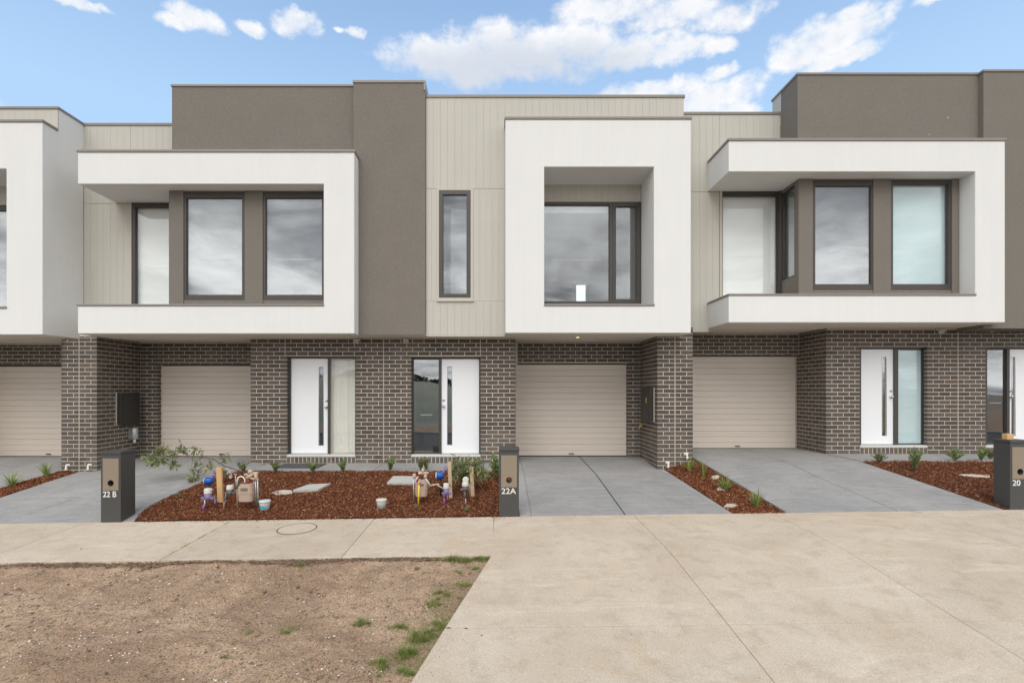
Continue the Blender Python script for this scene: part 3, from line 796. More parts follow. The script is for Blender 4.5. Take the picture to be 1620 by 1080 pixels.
def sensor_light(h, px, py, tilt):
    y = YD-.02; x = X(px, y-.08); z = Z(py, y-.08)
    m = MB().box(x-.03, x+.03, y-.02, y+.004, z-.02, z+.05); m.tube([(x, y-.01, z+.03), (x+tilt*.02, y-.06, z+.01)], .012, 8)
    f = m.build('flood_light', M['lid'], h, bevel=.004)
    c = Vector((x+tilt*.03, y-.09, z-.035)); ax = Vector((math.cos(.3*tilt), math.sin(.3*tilt)*.4, .12*tilt)).normalized(); up = Vector((0, -.55, .83)); up = (up-ax*up.dot(ax)).normalized(); nn_ = ax.cross(up)
    MB().obox(c, ax*.052, up*.045, nn_*.018).build('lamp_head', M['lid'], f, bevel=.004)
    MB().obox(c-nn_*(-.016 if nn_.y < 0 else .016), ax*.036, up*.03, nn_*.002).build('lens', M['galv'], f)

def pipe_stub(h, x, z, y, flip=1):
    m = MB().tube([(x, y+.01, z+.03), (x, y-.05, z+.03), (x+.005*flip, y-.06, z-.01), (x+.005*flip, y-.06, z-.045)], .017, 8)
    m.lathe((x+.005*flip, y-.06, z-.06), [(.026, 0), (.026, .03), (.017, .034)], 10); m.box(x-.04, x+.04, y-.012, y-.003, z+.005, z+.055)
    m.tube([(x, y-.03, z+.03), (x+.045*flip, y-.035, z+.035)], .009, 6)
    m.build('pipe_outlet', M['pipewhite'], h, bevel=.002)

def downlight(h, x, y, z, lit=True):
    o = MB().lathe((x, y, z-.006), [(.052, 0), (.052, .005), (.036, .0052)], 20).build('downlight', M['trim'], h)
    MB().lathe((x, y, z-.008), [(.032, 0), (.032, .004)], 16).build('bulb', M['lamp' if lit else 'trim'], o)

def brick_body(h, parts):
    m = MB()
    for q in parts: m.box(*q)
    return m.build('brick_wall', M['mortar'], h)

# =============== 22B ===============
HB = empty('townhouse', (-5.4, YD, 0), 'townhouse with open-sided white frame under a dark wall, behind the 22 B letterbox', 'house', 'attached two-storey townhouses')
HA = empty('townhouse', (.6, YD, 0), 'middle townhouse with square white window box and slot window, beside the 22A letterbox', 'house', 'attached two-storey townhouses')
H2 = empty('townhouse', (6.6, YD, .19), 'townhouse right of centre with white C-shaped frame, corner window and a raised driveway', 'house', 'attached two-storey townhouses')
HF = empty('townhouse', (-11, YD, 0), 'leftmost townhouse, cut by the frame, tall white box seen from its right side', 'house', 'attached two-storey townhouses')
HR = empty('townhouse', (12, YD, .19), 'rightmost townhouse, only its brick front and half a white door in view', 'house', 'attached two-storey townhouses')
ZS = 2.60

# ---------- lower storey of 22B
z0b = -.30
D22B = (X(453.5, YD), X(562.5, YD), .172, Z(563, YD))
wallB = brick_body(HB, [
    (-8.445, -8.09, YPIL, YG, z0b, ZS),                       # half pillar
    (-8.445, -7.70, YG, YG+.2, z0b, ZS),                      # garage return
    (-7.69, -5.13+.3, YG, YG+.2, Z(576, YG), ZS),             # over the garage
    (-5.13, D22B[0], YD, YD+.25, z0b, ZS), (D22B[1], -2.372, YD, YD+.25, z0b, ZS),
    (D22B[0], D22B[1], YD, YD+.25, D22B[3], ZS), (D22B[0], D22B[1], YD-.008, YD+.25, z0b, D22B[2]-.048),
    (-5.13, -4.88, YD+.25, YG, z0b, ZS), (-4.88, -4.6, YG, YG+.2, z0b, ZS)])
bB = Bricks()
zb0 = 0.0
bB.run('F', -8.445, -8.09, YPIL, -.26, ZS, zb0, (0, 1))
bB.run('R', YPIL, YG, -8.09, -.26, ZS, zb0, (1, 0))
bB.run('F', -8.09, -7.70, YG, -.26, ZS, zb0, (0, 1))
bB.run('F', -7.69, -5.0, YG, Z(576, YG), ZS, zb0)
bB.run('F', -5.13, -2.372, YD, -.17, ZS, zb0, (1, 0), holes=[(D22B[0], D22B[1], -.05, D22B[3])], joints=[(X(451, YD), D22B[3], 9)])
bB.run('L', YD, YG, -5.13, -.17, ZS, zb0, (1, 0))
bB.soldier(D22B[0], D22B[1], YD, -.005, D22B[2]-.050)
yD = YD+.115
front_door(HB, D22B[:2], (X(460.7, yD), X(519, yD)), (X(504.5, yD), X(511.8, yD), Z(703.8, yD), Z(580, yD)), (X(523, yD), X(562.2, yD)), (X(519, yD), X(523, yD)), D22B[3], D22B[2]+.004, (X(516.6, yD), Z(633.5, yD), Z(643.3, yD)), 0, 'curtain', True, Z(658, yD))
garage(HB, -7.71, -5.2, 0.01, Z(577, YG+.12), X(350, 11.7))
garl = 0
# ---------- upper storey of 22B
zt, zs_, zl, zb_ = Z(237, YW), Z(291, YW), Z(484, YW), Z(527.5, YW)
xl, xr_, xi = X(123, YW), X(560.5, YW), X(512, YW)
def cframe(h, xl, xr_, xi, zt, zs_, zl, zb_):
    # C-shaped white box, open to the left
    pts = [(xl, zb_), (xr_, zb_), (xr_, zt), (xl, zt), (xl, zs_), (xi, zs_), (xi, zl), (xl, zl)]
    o = MB().prism_xz(pts, YW, YC+.03).build('white_frame', M['white'], h, bevel=.01)
    parapet_cap(h, xl, xr_, YW, YC-.02, zt+.05, .05)
    MB().box(xl-.02, xi+.012, YW-.018, YC-.015, zl+.001, zl+.036).build('ledge_cap', M['cap'], h, bevel=.006)
    return o
cframe(HB, xl, xr_, xi, zt-.05, zs_, zl, zb_)
def bay(h, x0, x1, zs_, zl, wins, side=None):
    """grey bay with piers; wins = [(outer, glass, blind)]"""
    m = MB(); zt_ = zs_+.02; zb_ = zl-.02
    xs = [x0]
    for o, i, b, d in wins: xs += [o[0], o[1]]
    xs.append(x1)
    for a, b in zip(xs[0::2], xs[1::2]):
        if b-a > .01: m.box(a, b, YB, YB+.12, zb_, zt_)
    for o, i, b, d in wins:
        if o[2]-zb_ > .01: m.box(o[0], o[1], YB+.015, YB+.12, zb_, o[2])
        if zt_-o[3] > .003: m.box(o[0], o[1], YB+.015, YB+.12, o[3], zt_)
    m.build('grey_pier', M['grey'], h, bevel=.004)
    for o, i, b, d in wins:
        window(h, (o[0]+.002, o[1]-.002, o[2]+.002, o[3]-.002), i, YB+.02, blind=b, pane='glassclear' if b == 'blindb' else 'glass', dot=(lerp(i[0], i[1], .16), lerp(i[0], i[1], .84), d))
def rect(x0, x1, y0, y1, Y): return (X(x0, Y), X(x1, Y), Z(y1, Y), Z(y0, Y))
YBf = YB+.02
bay(HB, X(267, YB), xi-.004, zs_, zl, [
    (rect(290, 387, 303, 474.5, YB), rect(294.6, 383, 313, 466.8, YBf), 'blind', Z(409, YBf)),
    (rect(415.5, 512, 303, 474.5, YB), rect(420, 509.7, 313, 466.8, YBf), 'blindg', Z(409.5, YBf))])
# bay side (faces left) and the corner window
MB().box(X(267, YB)+.001, X(267, YB)+.12, YB+.122, YC+.03, zl-.02, zs_+.02).build('bay_side', M['grey'], HB)
xw0 = X(209, YC)
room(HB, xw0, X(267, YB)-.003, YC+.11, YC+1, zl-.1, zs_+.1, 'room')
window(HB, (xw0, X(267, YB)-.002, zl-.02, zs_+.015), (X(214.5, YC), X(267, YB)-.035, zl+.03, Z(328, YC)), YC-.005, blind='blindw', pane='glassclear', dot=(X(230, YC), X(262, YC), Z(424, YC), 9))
bx('window_trim', M['trim'], HB, xw0-.03, xw0-.002, YC-.02, YC+.05, zl-.02, zs_+.015)
# cladding, left part, above and beside
xcl = -8.71; zp = Z(195, YC); xg = X(272, 10.22); zj = Z(322, YC)
MB().box(xcl, xw0-.032, YC+.012, YC+.3, ZS+.02, zp-.03).box(xw0-.032, xg+.1, YC+.012, YC+.3, zs_+.03, zp-.03).build('cladding_wall', M['cladback'], HB)
boards(HB, xcl, xw0-.034, YC, zj+.003, zp-.04); boards(HB, xw0-.032, xg-.002, YC, zs_+.1, zp-.04)
boards(HB, xcl, xw0-.034, YC, 2.62, zj-.005)
parapet_cap(HB, xcl+.01, xg-.02, YC, YC+.35, zp)
# grey wall over the frame and the tall column
YGW = 10.22; zgw = Z(134, YGW)
bx('grey_wall', M['grey'], HB, xg, -2.842, YGW, YGW+.8, zs_+.05, zgw-.04)
parapet_cap(HB, xg, -2.86, YGW, YGW+.8, zgw, .045)
xt0, xt1, ztw = X(559, YT), X(673, YT), Z(127.5, YT)
bx('grey_column', M['grey'], HB, xt0, xt1, YT, YT+.9, Z(529.6, YT), ztw-.04, bevel=.006)
m = MB().box(xt0-.012, xt1+.0, YT-.016, YT+.92, ztw-.05, ztw); m.box(xt1-.035, xt1+.004, YT-.018, YT+.92, ztw-.20, ztw-.052); m.build('parapet_cap', M['cap'], HB, bevel=.005)
# soffits
bx('soffit', M['soffit'], HB, -8.44, xl+.05, YPIL+.0, YC, ZS+.003, ZS+.03)
bx('soffit', M['soffit'], HB, -8.08, -2.372, YC+.031, YG+.2, ZS+.001, ZS+.03)
bx('soffit', M['soffit'], HB, xl+.02, -2.90, YW+.05, YC+.03, zb_-.012, zb_-.001)
bx('soffit', M['soffit'], HB, -2.90, -1.40, YT+.02, YD+.2, ZS-.006, ZS+.006)
# trim bead along the top of the brickwork
bx('ceiling_bead', M['trim'], HB, -5.13, -2.372, YD-.022, YD-.006, ZS-.028, ZS-.008)
bx('ceiling_bead', M['trim'], HB, -8.08, -5.14, YG-.022, YG-.006, ZS-.022, ZS-.002)
bx('party_wall', M['white'], HB, -8.30, -7.95, YPIL+.03, YPIL+.7, ZS+.031, ZS+.07)
sensor_light(HB, 565.5, 537, -1)
pipe_stub(HB, X(142.5, YPIL), Z(737.5, YPIL), YPIL)
bB.build(wallB)
# meter box on the side wall of the 22B garage recess
mb = MB().box(-8.085, -7.965, 10.86, 11.40, .775, 1.46).build('meter_box', M['charcoal2'], HB, bevel=.006)
MB().box(-8.086, -8.068, 10.845, 10.858, .77, 1.465).box(-8.086, -8.068, 10.858, 11.40, 1.462, 1.47).build('meter_box_trim', M['trim'], mb)
MB().box(-7.963, -7.955, 10.89, 11.37, .80, 1.44).build('meter_box_door', M['charcoal2'], mb, bevel=.003)
c = MB().lathe((-7.99, 11.27, .44), [(.062, 0), (.07, .01), (.07, .22), (.055, .245), (.02, .25)], 16).build('gas_outlet_cover', M['galv'], HB)
MB().tube([(-7.99, 11.27, .36), (-7.99, 11.27, .45)], .028, 10).build('outlet_spigot', M['pipewhite'], c)
MB().box(-8.085, -8.03, 11.22, 11.32, .45, .66).build('outlet_bracket', M['galv'], c)

# =============== 22A ===============
D22A = (X(650.5, YD), X(760.3, YD), .172, Z(563.5, YD))
wallA = brick_body(HA, [
    (-2.366, D22A[0], YD, YD+.25, z0b, ZS), (D22A[1], X(815.5, YD), YD, YD+.25, z0b, ZS),
    (D22A[0], D22A[1], YD, YD+.25, D22A[3], ZS), (D22A[0], D22A[1], YD-.008, YD+.25, z0b, D22A[2]-.048),
    (X(815.5, YD)-.25, X(815.5, YD), YD+.25, YG, z0b, ZS), (.1, .45, YG, YG+.2, z0b, ZS),
    (.45, 2.95, YG, YG+.2, Z(574, YG), ZS), (2.95, 3.23, YG, YG+.2, z0b, ZS),
    (3.23, 3.582, YPIL, YG+.2, z0b, ZS)])
bA = Bricks(); xe = X(815.5, YD)
bA.run('F', -2.366, xe, YD, -.17, ZS, zb0, (0, 1), holes=[(D22A[0], D22A[1], -.05, D22A[3])], joints=[(X(760, YD), D22A[3], 9)])
bA.soldier(D22A[0], D22A[1], YD, -.005, D22A[2]-.050)
bA.run('R', YD, YG, xe, -.17, ZS, zb0, (1, 0))
bA.run('F', .45, 2.95, YG, Z(574, YG), ZS, zb0, joints=())
bA.run('F', 2.95, 3.23, YG, -.17, ZS, zb0, (1, 0))
bA.run('F', 3.23, 3.582, YPIL, -.26, ZS, zb0, (1, 0))
bA.run('L', YPIL, YG, 3.23, -.26, ZS, zb0, (1, 0))
front_door(HA, D22A[:2], (X(698.6, yD), X(758, yD)), (X(707.8, yD), X(715, yD), Z(703, yD), Z(579.5, yD)), (X(653.5, yD), X(695, yD)), (X(695, yD), X(698.6, yD)), D22A[3], D22A[2]+.004, (X(702, yD), Z(632.5, yD), Z(642.3, yD)), 0, 'dark', False, Z(656, yD))
garage(HA, .44, 2.965, 0.02, Z(575, YG+.12), X(904, 11.7))
# white picture frame box
zt, zb_ = Z(185, YW), Z(526.5, YW); x0, x1 = X(799.5, YW), X(1093, YW); ox0, ox1, oz0, oz1 = X(861, YW), X(1034.5, YW), Z(484, YW), Z(264, YW)
MB().ring((x0, x1, zb_, zt-.05), (ox0, ox1, oz0, oz1), YW, 10.67).build('white_frame', M['white'], HA, bevel=.01)
parapet_cap(HA, x0, x1, YW, 10.13, zt, .05)
MB().box(ox0-.0, ox1+.012, YW-.018, 10.66, oz0+.001, oz0+.04).build('ledge_cap', M['cap'], HA, bevel=.006)
YR = 10.66; xr2 = X(1014, YR)
YCA = 10.15; zpA = Z(150.5, YCA); zjA = Z(298.5, YCA); xa0, xa1 = xt1+.004, 3.70
bx('cladding_wall', M['cladback'], HA, x0+.02, xa1-.004, YCA+.012, YCA+.5, zt-.1, zpA-.03)
# slot window interrupts the boards
sw = rect(694.4, 744.6, 300.9, 471, YCA); sg = rect(700.6, 739, 308, 465.4, YCA)
tr = (X(691.5, YCA), X(749, YCA), Z(476, YCA), zjA)
boards(HA, xa0, x0-.002, YCA, zjA+.003, zpA-.04); boards(HA, x0, xa1-.006, YCA, zt-.1, zpA-.04)
boards(HA, xa0, tr[0]-.002, YCA, tr[2], zjA-.004); boards(HA, tr[1]+.002, x0-.002, YCA, tr[2], zjA-.004)
boards(HA, xa0, x0-.002, YCA, ZS+.005, tr[2]-.003)
MB().ring((xa0, x0+.02, ZS+.03, zpA-.03), (sw[0]-.01, sw[1]+.01, sw[2]-.01, sw[3]+.01), YCA+.012, YCA+.5).build('cladding_wall', M['cladback'], HA)
room(HA, sw[0]-.1, sw[1]+.5, YCA+.5, YCA+2.5, sw[2]-.1, sw[3]+.1)
MB().ring(tr, (sw[0]+.001, sw[1]-.001, sw[2]+.001, sw[3]-.001), YCA-.008, YCA+.04).build('window_trim', M['clad'], HA, bevel=.003)
bx('window_sill', M['trim'], HA, tr[0]-.01, tr[1]+.01, YCA-.03, YCA-.009, tr[2]-.012, tr[2]+.012)
ws = window(HA, (sw[0]+.003, sw[1]-.003, sw[2]+.003, sw[3]-.003), sg, YCA-.012, depth=.10)
MB().box(X(712, YCA), sw[1], YCA+.14, YCA+.15, sg[2]-.02, Z(328, YCA)).build('blind', M['blindg'], ws)
parapet_cap(HA, xa0+.02, xa1, YCA, YCA+.6, zpA)
bx('eave_drip', M['trim'], HA, xa0, x0-.01, YCA-.006, YCA+.02, Z(530.6, YCA)-.02, ZS+.002)
# recessed main window
boards(HA, ox0-.1, xr2-.004, YR, Z(318, YR), oz1+.01)
bx('cladding_wall', M['cladback'], HA, x0+.1, ox1+.3, YR+.012, YR+.1, Z(319, YR), zt-.2)
bx('window_trim', M['trim'], HA, ox0-.1, xr2-.002, YR-.012, YR+.02, Z(319.6, YR), Z(317, YR))
mw = MB().ring((ox0-.12, xr2, oz0-.03, Z(320, YR)), (ox0-.07, X(964.3, YR), oz0+.045, Z(325, YR)), YR, YR+.08)
o = window(HA, (ox0-.12, X(969.5, YR), oz0-.03, Z(320, YR)), (ox0-.08, X(964.3, YR), Z(477, YR)+.0, Z(324.5, YR)), YR, pane='glassdim', dot=(X(874, YR), X(950, YR), Z(410.5, YR), 17))
MB().box(ox0-.1, X(964.3, YR), YR+.14, YR+.16, Z(333, YR), Z(322, YR)).build('blind', M['blindw'], o)
o = window(HA, (X(969.6, YR), xr2-.003, oz0-.03, Z(320, YR)), rect(973.8, 1007, 327, 474, YR), YR-.012, pane='glassdim')
MB().box(X(994, YR), X(1012, YR), YR+.10, YR+.104, oz0, Z(327, YR)).build('blind_edge', M['frame'], o)
# room behind with a far bright window
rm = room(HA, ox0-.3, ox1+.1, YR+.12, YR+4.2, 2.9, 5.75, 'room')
yy = YR+4.15; m = MB().box(X(912, yy), X(926, yy), yy, yy+.02, Z(476, yy), Z(451, yy)); m.build('far_window', M['daywin'], rm)
MB().box(X(906, yy), X(910.5, yy), yy-.05, yy+.02, 2.9, Z(447, yy)).box(X(926.5, yy), X(929, yy), yy-.05, yy+.02, 2.9, Z(447, yy)).build('door_architrave', M['sill'], rm)
# soffits
bx('soffit', M['soffit'], HA, x0+.02, 3.20, YW+.05, 10.671, zb_-.012, zb_-.001)
bx('soffit', M['soffit'], HA, x0+.1, 3.22, 10.672, YG+.2, ZS+.001, ZS+.03)
bx('soffit', M['soffit'], HA, 3.20, x1-.02, YW+.05, 10.335, zb_-.013, zb_-.002)
bx('soffit', M['soffit'], HA, -1.39, x0+.018, YCA+.02, YD+.2, ZS-.006, ZS+.006)
bx('ceiling_bead', M['trim'], HA, -2.366, xe, YD-.022, YD-.006, ZS-.028, ZS-.008)
bx('ceiling_bead', M['trim'], HA, xe+.01, 3.22, YG-.022, YG-.006, ZS-.022, ZS-.002)
downlight(HA, X(914, 10.45), 10.45, zb_-.012)
sensor_light(HA, 640, 537, 1)
pipe_stub(HA, X(1056, YPIL), Z(734, YPIL), YPIL, -1)
bA.build(wallA)
# narrow cladding between the 22A box and house 20 hangs over the right pillar
mb = MB().box(3.125, 3.225, 10.53, 11.12, .87, 1.56).build('meter_box', M['charcoal2'], HA, bevel=.006)
MB().box(3.208, 3.226, 10.515, 10.528, .86, 1.57).build('meter_box_trim', M['trim'], mb)
MB().box(3.115, 3.124, 10.56, 11.09, .90, 1.53).build('meter_box_door', M['charcoal2'], mb, bevel=.003)
MB().box(3.098, 3.114, 10.68, 10.72, 1.24, 1.36).build('meter_box_lock', M['brass'], mb, bevel=.004)
MB().tube([(3.225, 11.2, .74), (3.15, 11.2, .74), (3.11, 11.2, .72), (3.09, 11.2, .66)], .014, 8).lathe((3.14, 11.2, .77), [(.03, 0), (.03, .012)], 10).tube([(3.14, 11.2, .74), (3.14, 11.2, .78)], .008, 6).build('garden_tap', M['brass'], HA)

# =============== 20 ===============
dz2 = .192; ZS2 = ZS+.20
D2 = (X(1360, YD), X(1467, YD), dz2+.172, Z(548, YD))
wall2 = brick_body(H2, [
    (3.588, 3.94, YPIL+.0, YG+.2, -.3, ZS2-.02), (3.94, 4.30, YG, YG+.2, -.1, ZS2),
    (4.30, 6.834, YG, YG+.2, Z(562, YG), ZS2), (6.836, 7.1, YG+.10, YG+.2, -.1, ZS2), (6.835, 7.1, YD+.25, YG+.1, -.1, ZS2),
    (6.835, D2[0], YD, YD+.25, -.1, ZS2), (D2[1], 9.577, YD, YD+.25, -.1, ZS2),
    (D2[0], D2[1], YD, YD+.25, D2[3], ZS2), (D2[0], D2[1], YD-.008, YD+.25, -.1, D2[2]-.048)])
b2 = Bricks()
b2.run('F', 3.588, 3.94, YPIL, -.26, ZS2-.02, zb0, (0, 1))
b2.run('R', YPIL, YG, 3.94, -.2, ZS2-.02, zb0, (1, 0))
b2.run('F', 3.94, 4.30, YG, 0, ZS2, dz2)
b2.run('F', 4.30, 6.828, YG, Z(562, YG), ZS2, dz2)
b2.run('L', YD, YG+.10, 6.835, .0, ZS2, dz2, (1, 0))
b2.run('F', 6.835, 9.577, YD, .02, ZS2, dz2, (1, 0), holes=[(D2[0], D2[1], dz2-.05, D2[3])], joints=[(X(1360, YD), D2[3], 9)])
b2.soldier(D2[0], D2[1], YD, dz2-.005, D2[2]-.050)
front_door(H2, D2[:2], (X(1361, yD), X(1413, yD)), (X(1395.5, yD), X(1402.3, yD), Z(688.6, yD), Z(564, yD)), (X(1419.5, yD), X(1460, yD)), (X(1413, yD), X(1419.5, yD)), D2[3], D2[2]+.004, (X(1409.3, yD), Z(618, yD), Z(627.5, yD)), 0, 'film', True, Z(643, yD))
garage(H2, 4.28, 6.822, dz2+.0, Z(562.5, YG+.12), X(1167, 11.7))
zt, zs_, zl, zb_ = Z(219, YW), Z(271.5, YW), Z(467.5, YW), Z(510, YW)
xl, xr_, xi = X(1153, YW), X(1590, YW), X(1543, YW)
cframe(H2, xl, xr_, xi, zt-.05, zs_, zl, zb_)
xb0 = X(1263.5, YB)
bay(H2, xb0, xi-.015, zs_, zl, [
    (rect(1286, 1382, 284.5, 458.5, YB), rect(1289.8, 1378.3, 294, 450, YBf), 'blindg', Z(392, YBf)),
    (rect(1409.7, 1506.5, 284.5, 458.5, YB), rect(1413, 1500.5, 291, 450, YBf), 'blindb', Z(393, YBf))])
# side of the bay (faces left) with its own glass
sy0, sy1, sz0, sz1 = 10.27, 10.735, Z(437, 10.29), zs_-.06
m = MB(); xx0, xx1 = xb0, xb0+.12
m.box(xx0+.001, xx1, YB+.122, sy0, zl-.02, zs_+.02).box(xx0+.001, xx1, sy0, YC+.03, zl-.02, sz0).box(xx0+.001, xx1, sy0, YC+.03, sz1, zs_+.02).build('bay_side', M['grey'], H2)
def sidewindow(h, x, y0, y1, z0, z1):
    m = MB(); f = .028
    m.box(x, x+.06, y0, y0+f, z0, z1).box(x, x+.06, y1-f, y1, z0, z1).box(x, x+.06, y0+f, y1-f, z0, z0+f).box(x, x+.06, y0+f, y1-f, z1-f, z1)
    w_ = m.build('window', M['frame'], h)
    MB().box(x+.03, x+.036, y0+f, y1-f, z0+f, z1-f).build('pane', M['glass'], w_)
    MB().box(x+.09, x+.094, y0, y1, z0, z1).build('blind', M['blind'], w_)
sidewindow(H2, xb0+.012, sy0+.002, sy1, sz0+.002, sz1-.002)
bx('corner_post', M['frame'], H2, X(1230.5, YC), xb0+.06, YC-.045, YC+.03, zl-.02, zs_+.015)
xw0 = X(1142, YC)
room(H2, xw0, X(1234, YC), YC+.11, YC+1, zl-.1, zs_+.1, 'room')
wd = window(H2, (xw0, X(1230.4, YC), zl-.02, zs_+.01), (xw0+.012, X(1229.5, YC), zl+.0, Z(310, YC)), YC-.005, blind='blindw', pane='glassclear', dot=(X(1160, YC), X(1212, YC), Z(406, YC), 15))
bx('window_trim', M['trim'], H2, xw0-.05, xw0-.002, YC-.02, YC+.05, zl-.02, zs_+.01)
zp = Z(177.5, YC); zj = Z(303.5, YC); xg = 5.958; xcl = 3.70
MB().box(xcl, xw0-.052, YC+.012, YC+.3, Z(523.6, YC)+.02, zp-.03).box(xw0-.052, xg+.05, YC+.012, YC+.3, zs_+.03, zp-.03).build('cladding_wall', M['cladback'], H2)
boards(H2, xcl, xw0-.054, YC, zj+.003, zp-.04); boards(H2, xw0-.052, xg-.004, YC, zs_+.08, zp-.04)
boards(H2, xcl, xw0-.054, YC, Z(523.6, YC), zj-.005)
parapet_cap(H2, xcl+.02, xg-.02, YC, YC+.35, zp)
YGW2 = 10.165; zgw = Z(115.5, YGW2); xt0 = X(1556, 10.05)
bx('grey_wall', M['grey'], H2, xg, xt0+.05, YGW2, 10.76, zs_+.05, zgw-.04)
bx('side_wall', M['clad'], H2, xg+.002, xt0+.05, 10.762, 11.1, zp-.3, zgw-.04)
parapet_cap(H2, xg, xt0-.02, YGW2, 11.12, zgw, .045)
ztw = Z(110.5, 10.05)
bx('grey_column', M['grey'], H2, xt0, xt0+1.43, 10.05, 11., Z(519.5, 10.05), ztw-.04, bevel=.006)
parapet_cap(H2, xt0, xt0+1.43, 10.05, 11., ztw, .045)
bx('soffit', M['soffit'], H2, xl+.02, xt0+.1, YW+.05, YC+.03, zb_-.012, zb_-.001)
bx('soffit', M['soffit'], H2, 3.72, 9.577, YC+.031, YG+.2, ZS2+.001, ZS2+.03)
bx('soffit', M['soffit'], H2, 3.72, xl+.018, YC+.0, YC+.03, Z(523.6, YC)-.016, Z(523.6, YC)-.003)
bx('soffit', M['soffit'], H2, xt0+.101, 11, 10.07, YD+.2, ZS2-.006, ZS2+.006)
bx('ceiling_bead', M['trim'], H2, 6.85, 9.577, YD-.022, YD-.006, ZS2-.028, ZS2-.008)
bx('ceiling_bead', M['trim'], H2, 3.95, 6.82, YG-.022, YG-.006, ZS2-.022, ZS2-.002)
bx('pillar_cap', M['white'], H2, 3.60, 3.93, YPIL-.004, YPIL+.5, ZS2-.018, ZS2-.002)
bx('column_end', M['trim'], HA, 3.32, 3.70, YPIL+.01, 10.9, ZS+.02, ZS+.17)
sensor_light(H2, 1489, 521, .3)
pipe_stub(H2, X(1085, YPIL), Z(720, YPIL), YPIL, 1)
b2.build(wall2)
m = MB(); zc = .31
# two paint nicks left on the grey wall by tradesmen
for px, py, a, l in ((1500, 186, 1.2, .05), (1470, 213, .2, .03)):
    c = Vector((X(px, YGW2), YGW2-.003, Z(py, YGW2))); d = Vector((math.cos(a), 0, math.sin(a)))*l/2; nrm = Vector((-math.sin(a), 0, math.cos(a)))*.005
    m.add([c-d-nrm, c+d-nrm*.5, c+d+nrm*.5, c-d+nrm], [(0,1,2,3)])
m.build('render_chip', M['white'], H2)

# =============== far left ===============
xs_ = -8.71
wallF = brick_body(HF, [(-8.80, -8.451, YPIL, YG+.2, z0b, ZS-.06), (-9.1, -8.80, YG, YG+.2, z0b, ZS), (-11.7, -9.1, YG, YG+.2, Z(576.5, YG), ZS), (-15, -11.7, YD, YG+.2, z0b, ZS)])
bF = Bricks()
bF.run('F', -8.80, -8.451, YPIL, -.26, ZS-.06, zb0, (1, 0)); bF.run('L', YPIL, YG, -8.80, -.2, ZS-.06, zb0, (1, 0))
bF.run('F', -9.1, -8.80, YG, -.1, ZS, zb0); bF.run('F', -11.7, -9.1, YG, Z(576.5, YG), ZS, zb0)
bF.build(wallF)
garage(HF, -11.6, -9.08, 0.01, Z(578, YG+.12), X(76, 11.7))
zt, zb_ = Z(189.5, YW), Z(529, YW)
ox1, oz0, oz1 = X(10, YW), Z(488, YW), Z(267, YW)
MB().ring((-12.27, xs_, zb_, zt-.05), (-11.6, ox1, oz0, oz1), YW, YC-.004).build('white_frame', M['white'], HF, bevel=.01)
m = MB().box(-12.29, xs_+.018, YW-.018, 10.13, zt-.05, zt); m.build('parapet_cap', M['cap'], HF, bevel=.006)
MB().box(-11.62, ox1+.012, YW-.018, 10.66, oz0+.001, oz0+.04).build('ledge_cap', M['cap'], HF, bevel=.006)
zpF = Z(169, YCA)
bx('side_wall', M['white'], HF, -9.1, xs_-.0005, YCA+.02, YC+.3, zt-.3, zpF-.04)
bx('cladding_wall', M['cladback'], HF, -14, -9.1, YCA+.012, YCA+.5, zt-.1, zpF-.04)
boards(HF, -13.2, xs_-.004, YCA, zt-.1, zpF-.04)
m = MB().box(-13.2, xs_+.018, YCA-.018, YC+.4, zpF-.05, zpF); m.build('parapet_cap', M['cap'], HF, bevel=.006)
boards(HF, -11.6, ox1-.004, YR, Z(325, YR), oz1+.01)
bx('cladding_wall', M['cladback'], HF, -12, ox1+.2, YR+.012, YR+.1, Z(325, YR), zt-.2)
window(HF, (-11.6, X(22, YR)+.3, oz0-.03, Z(324, YR)), (-11.5, X(22, YR)+.2, oz0+.05, Z(333, YR)), YR, blind='blind')
bx('soffit', M['soffit'], HF, -12.2, xs_-.02, YW+.05, YG+.2, zb_-.012, zb_-.001)
bx('ceiling_bead', M['trim'], HF, -11.7, -8.81, YG-.022, YG-.006, zb_-.04, zb_-.013)
pipe_stub(HF, X(108, YPIL), Z(738, YPIL), YPIL)
downlight(HF, X(22, 10.7), 10.7, zb_-.012, False)

# =============== far right ===============
DR = (X(1559, YD), X(1559, YD)+1.44, dz2+.172, Z(548, YD))
wallR = brick_body(HR, [(9.583, DR[0], YD, YD+.25, -.1, ZS2), (DR[1], 12.6, YD, YD+.25, -.1, ZS2), (DR[0], DR[1], YD, YD+.25, DR[3], ZS2), (DR[0], DR[1], YD-.008, YD+.25, -.1, DR[2]-.048)])
bR = Bricks(); bR.run('F', 9.583, 12.6, YD, .02, ZS2, dz2, (0, 0), holes=[(DR[0], DR[1], dz2-.05, DR[3])])
bR.soldier(DR[0], DR[1], YD, dz2-.005, DR[2]-.050); bR.build(wallR)
front_door(HR, DR[:2], (X(1596, yD), X(1596, yD)+.78), (X(1600, yD), X(1606, yD), Z(688.6, yD), Z(564, yD)), (X(1560, yD), X(1591, yD)), (X(1591, yD), X(1595.5, yD)), DR[3], DR[2]+.004, (X(1597.9, yD), Z(618, yD), Z(627.5, yD)), 0, 'dark', False, Z(637, yD))
bx('ceiling_bead', M['trim'], HR, 9.583, 12.6, YD-.022, YD-.006, ZS2-.028, ZS2-.008)
bx('upper_wall', M['clad'], HR, xt0+1.44, 16, 10.15, 10.9, ZS2+.01, 7.5)
bx('soffit', M['soffit'], HR, 11.01, 16, 10.17, YD+.2, ZS2-.006, ZS2+.006)
sensor_light(HR, 1568, 519, 1)
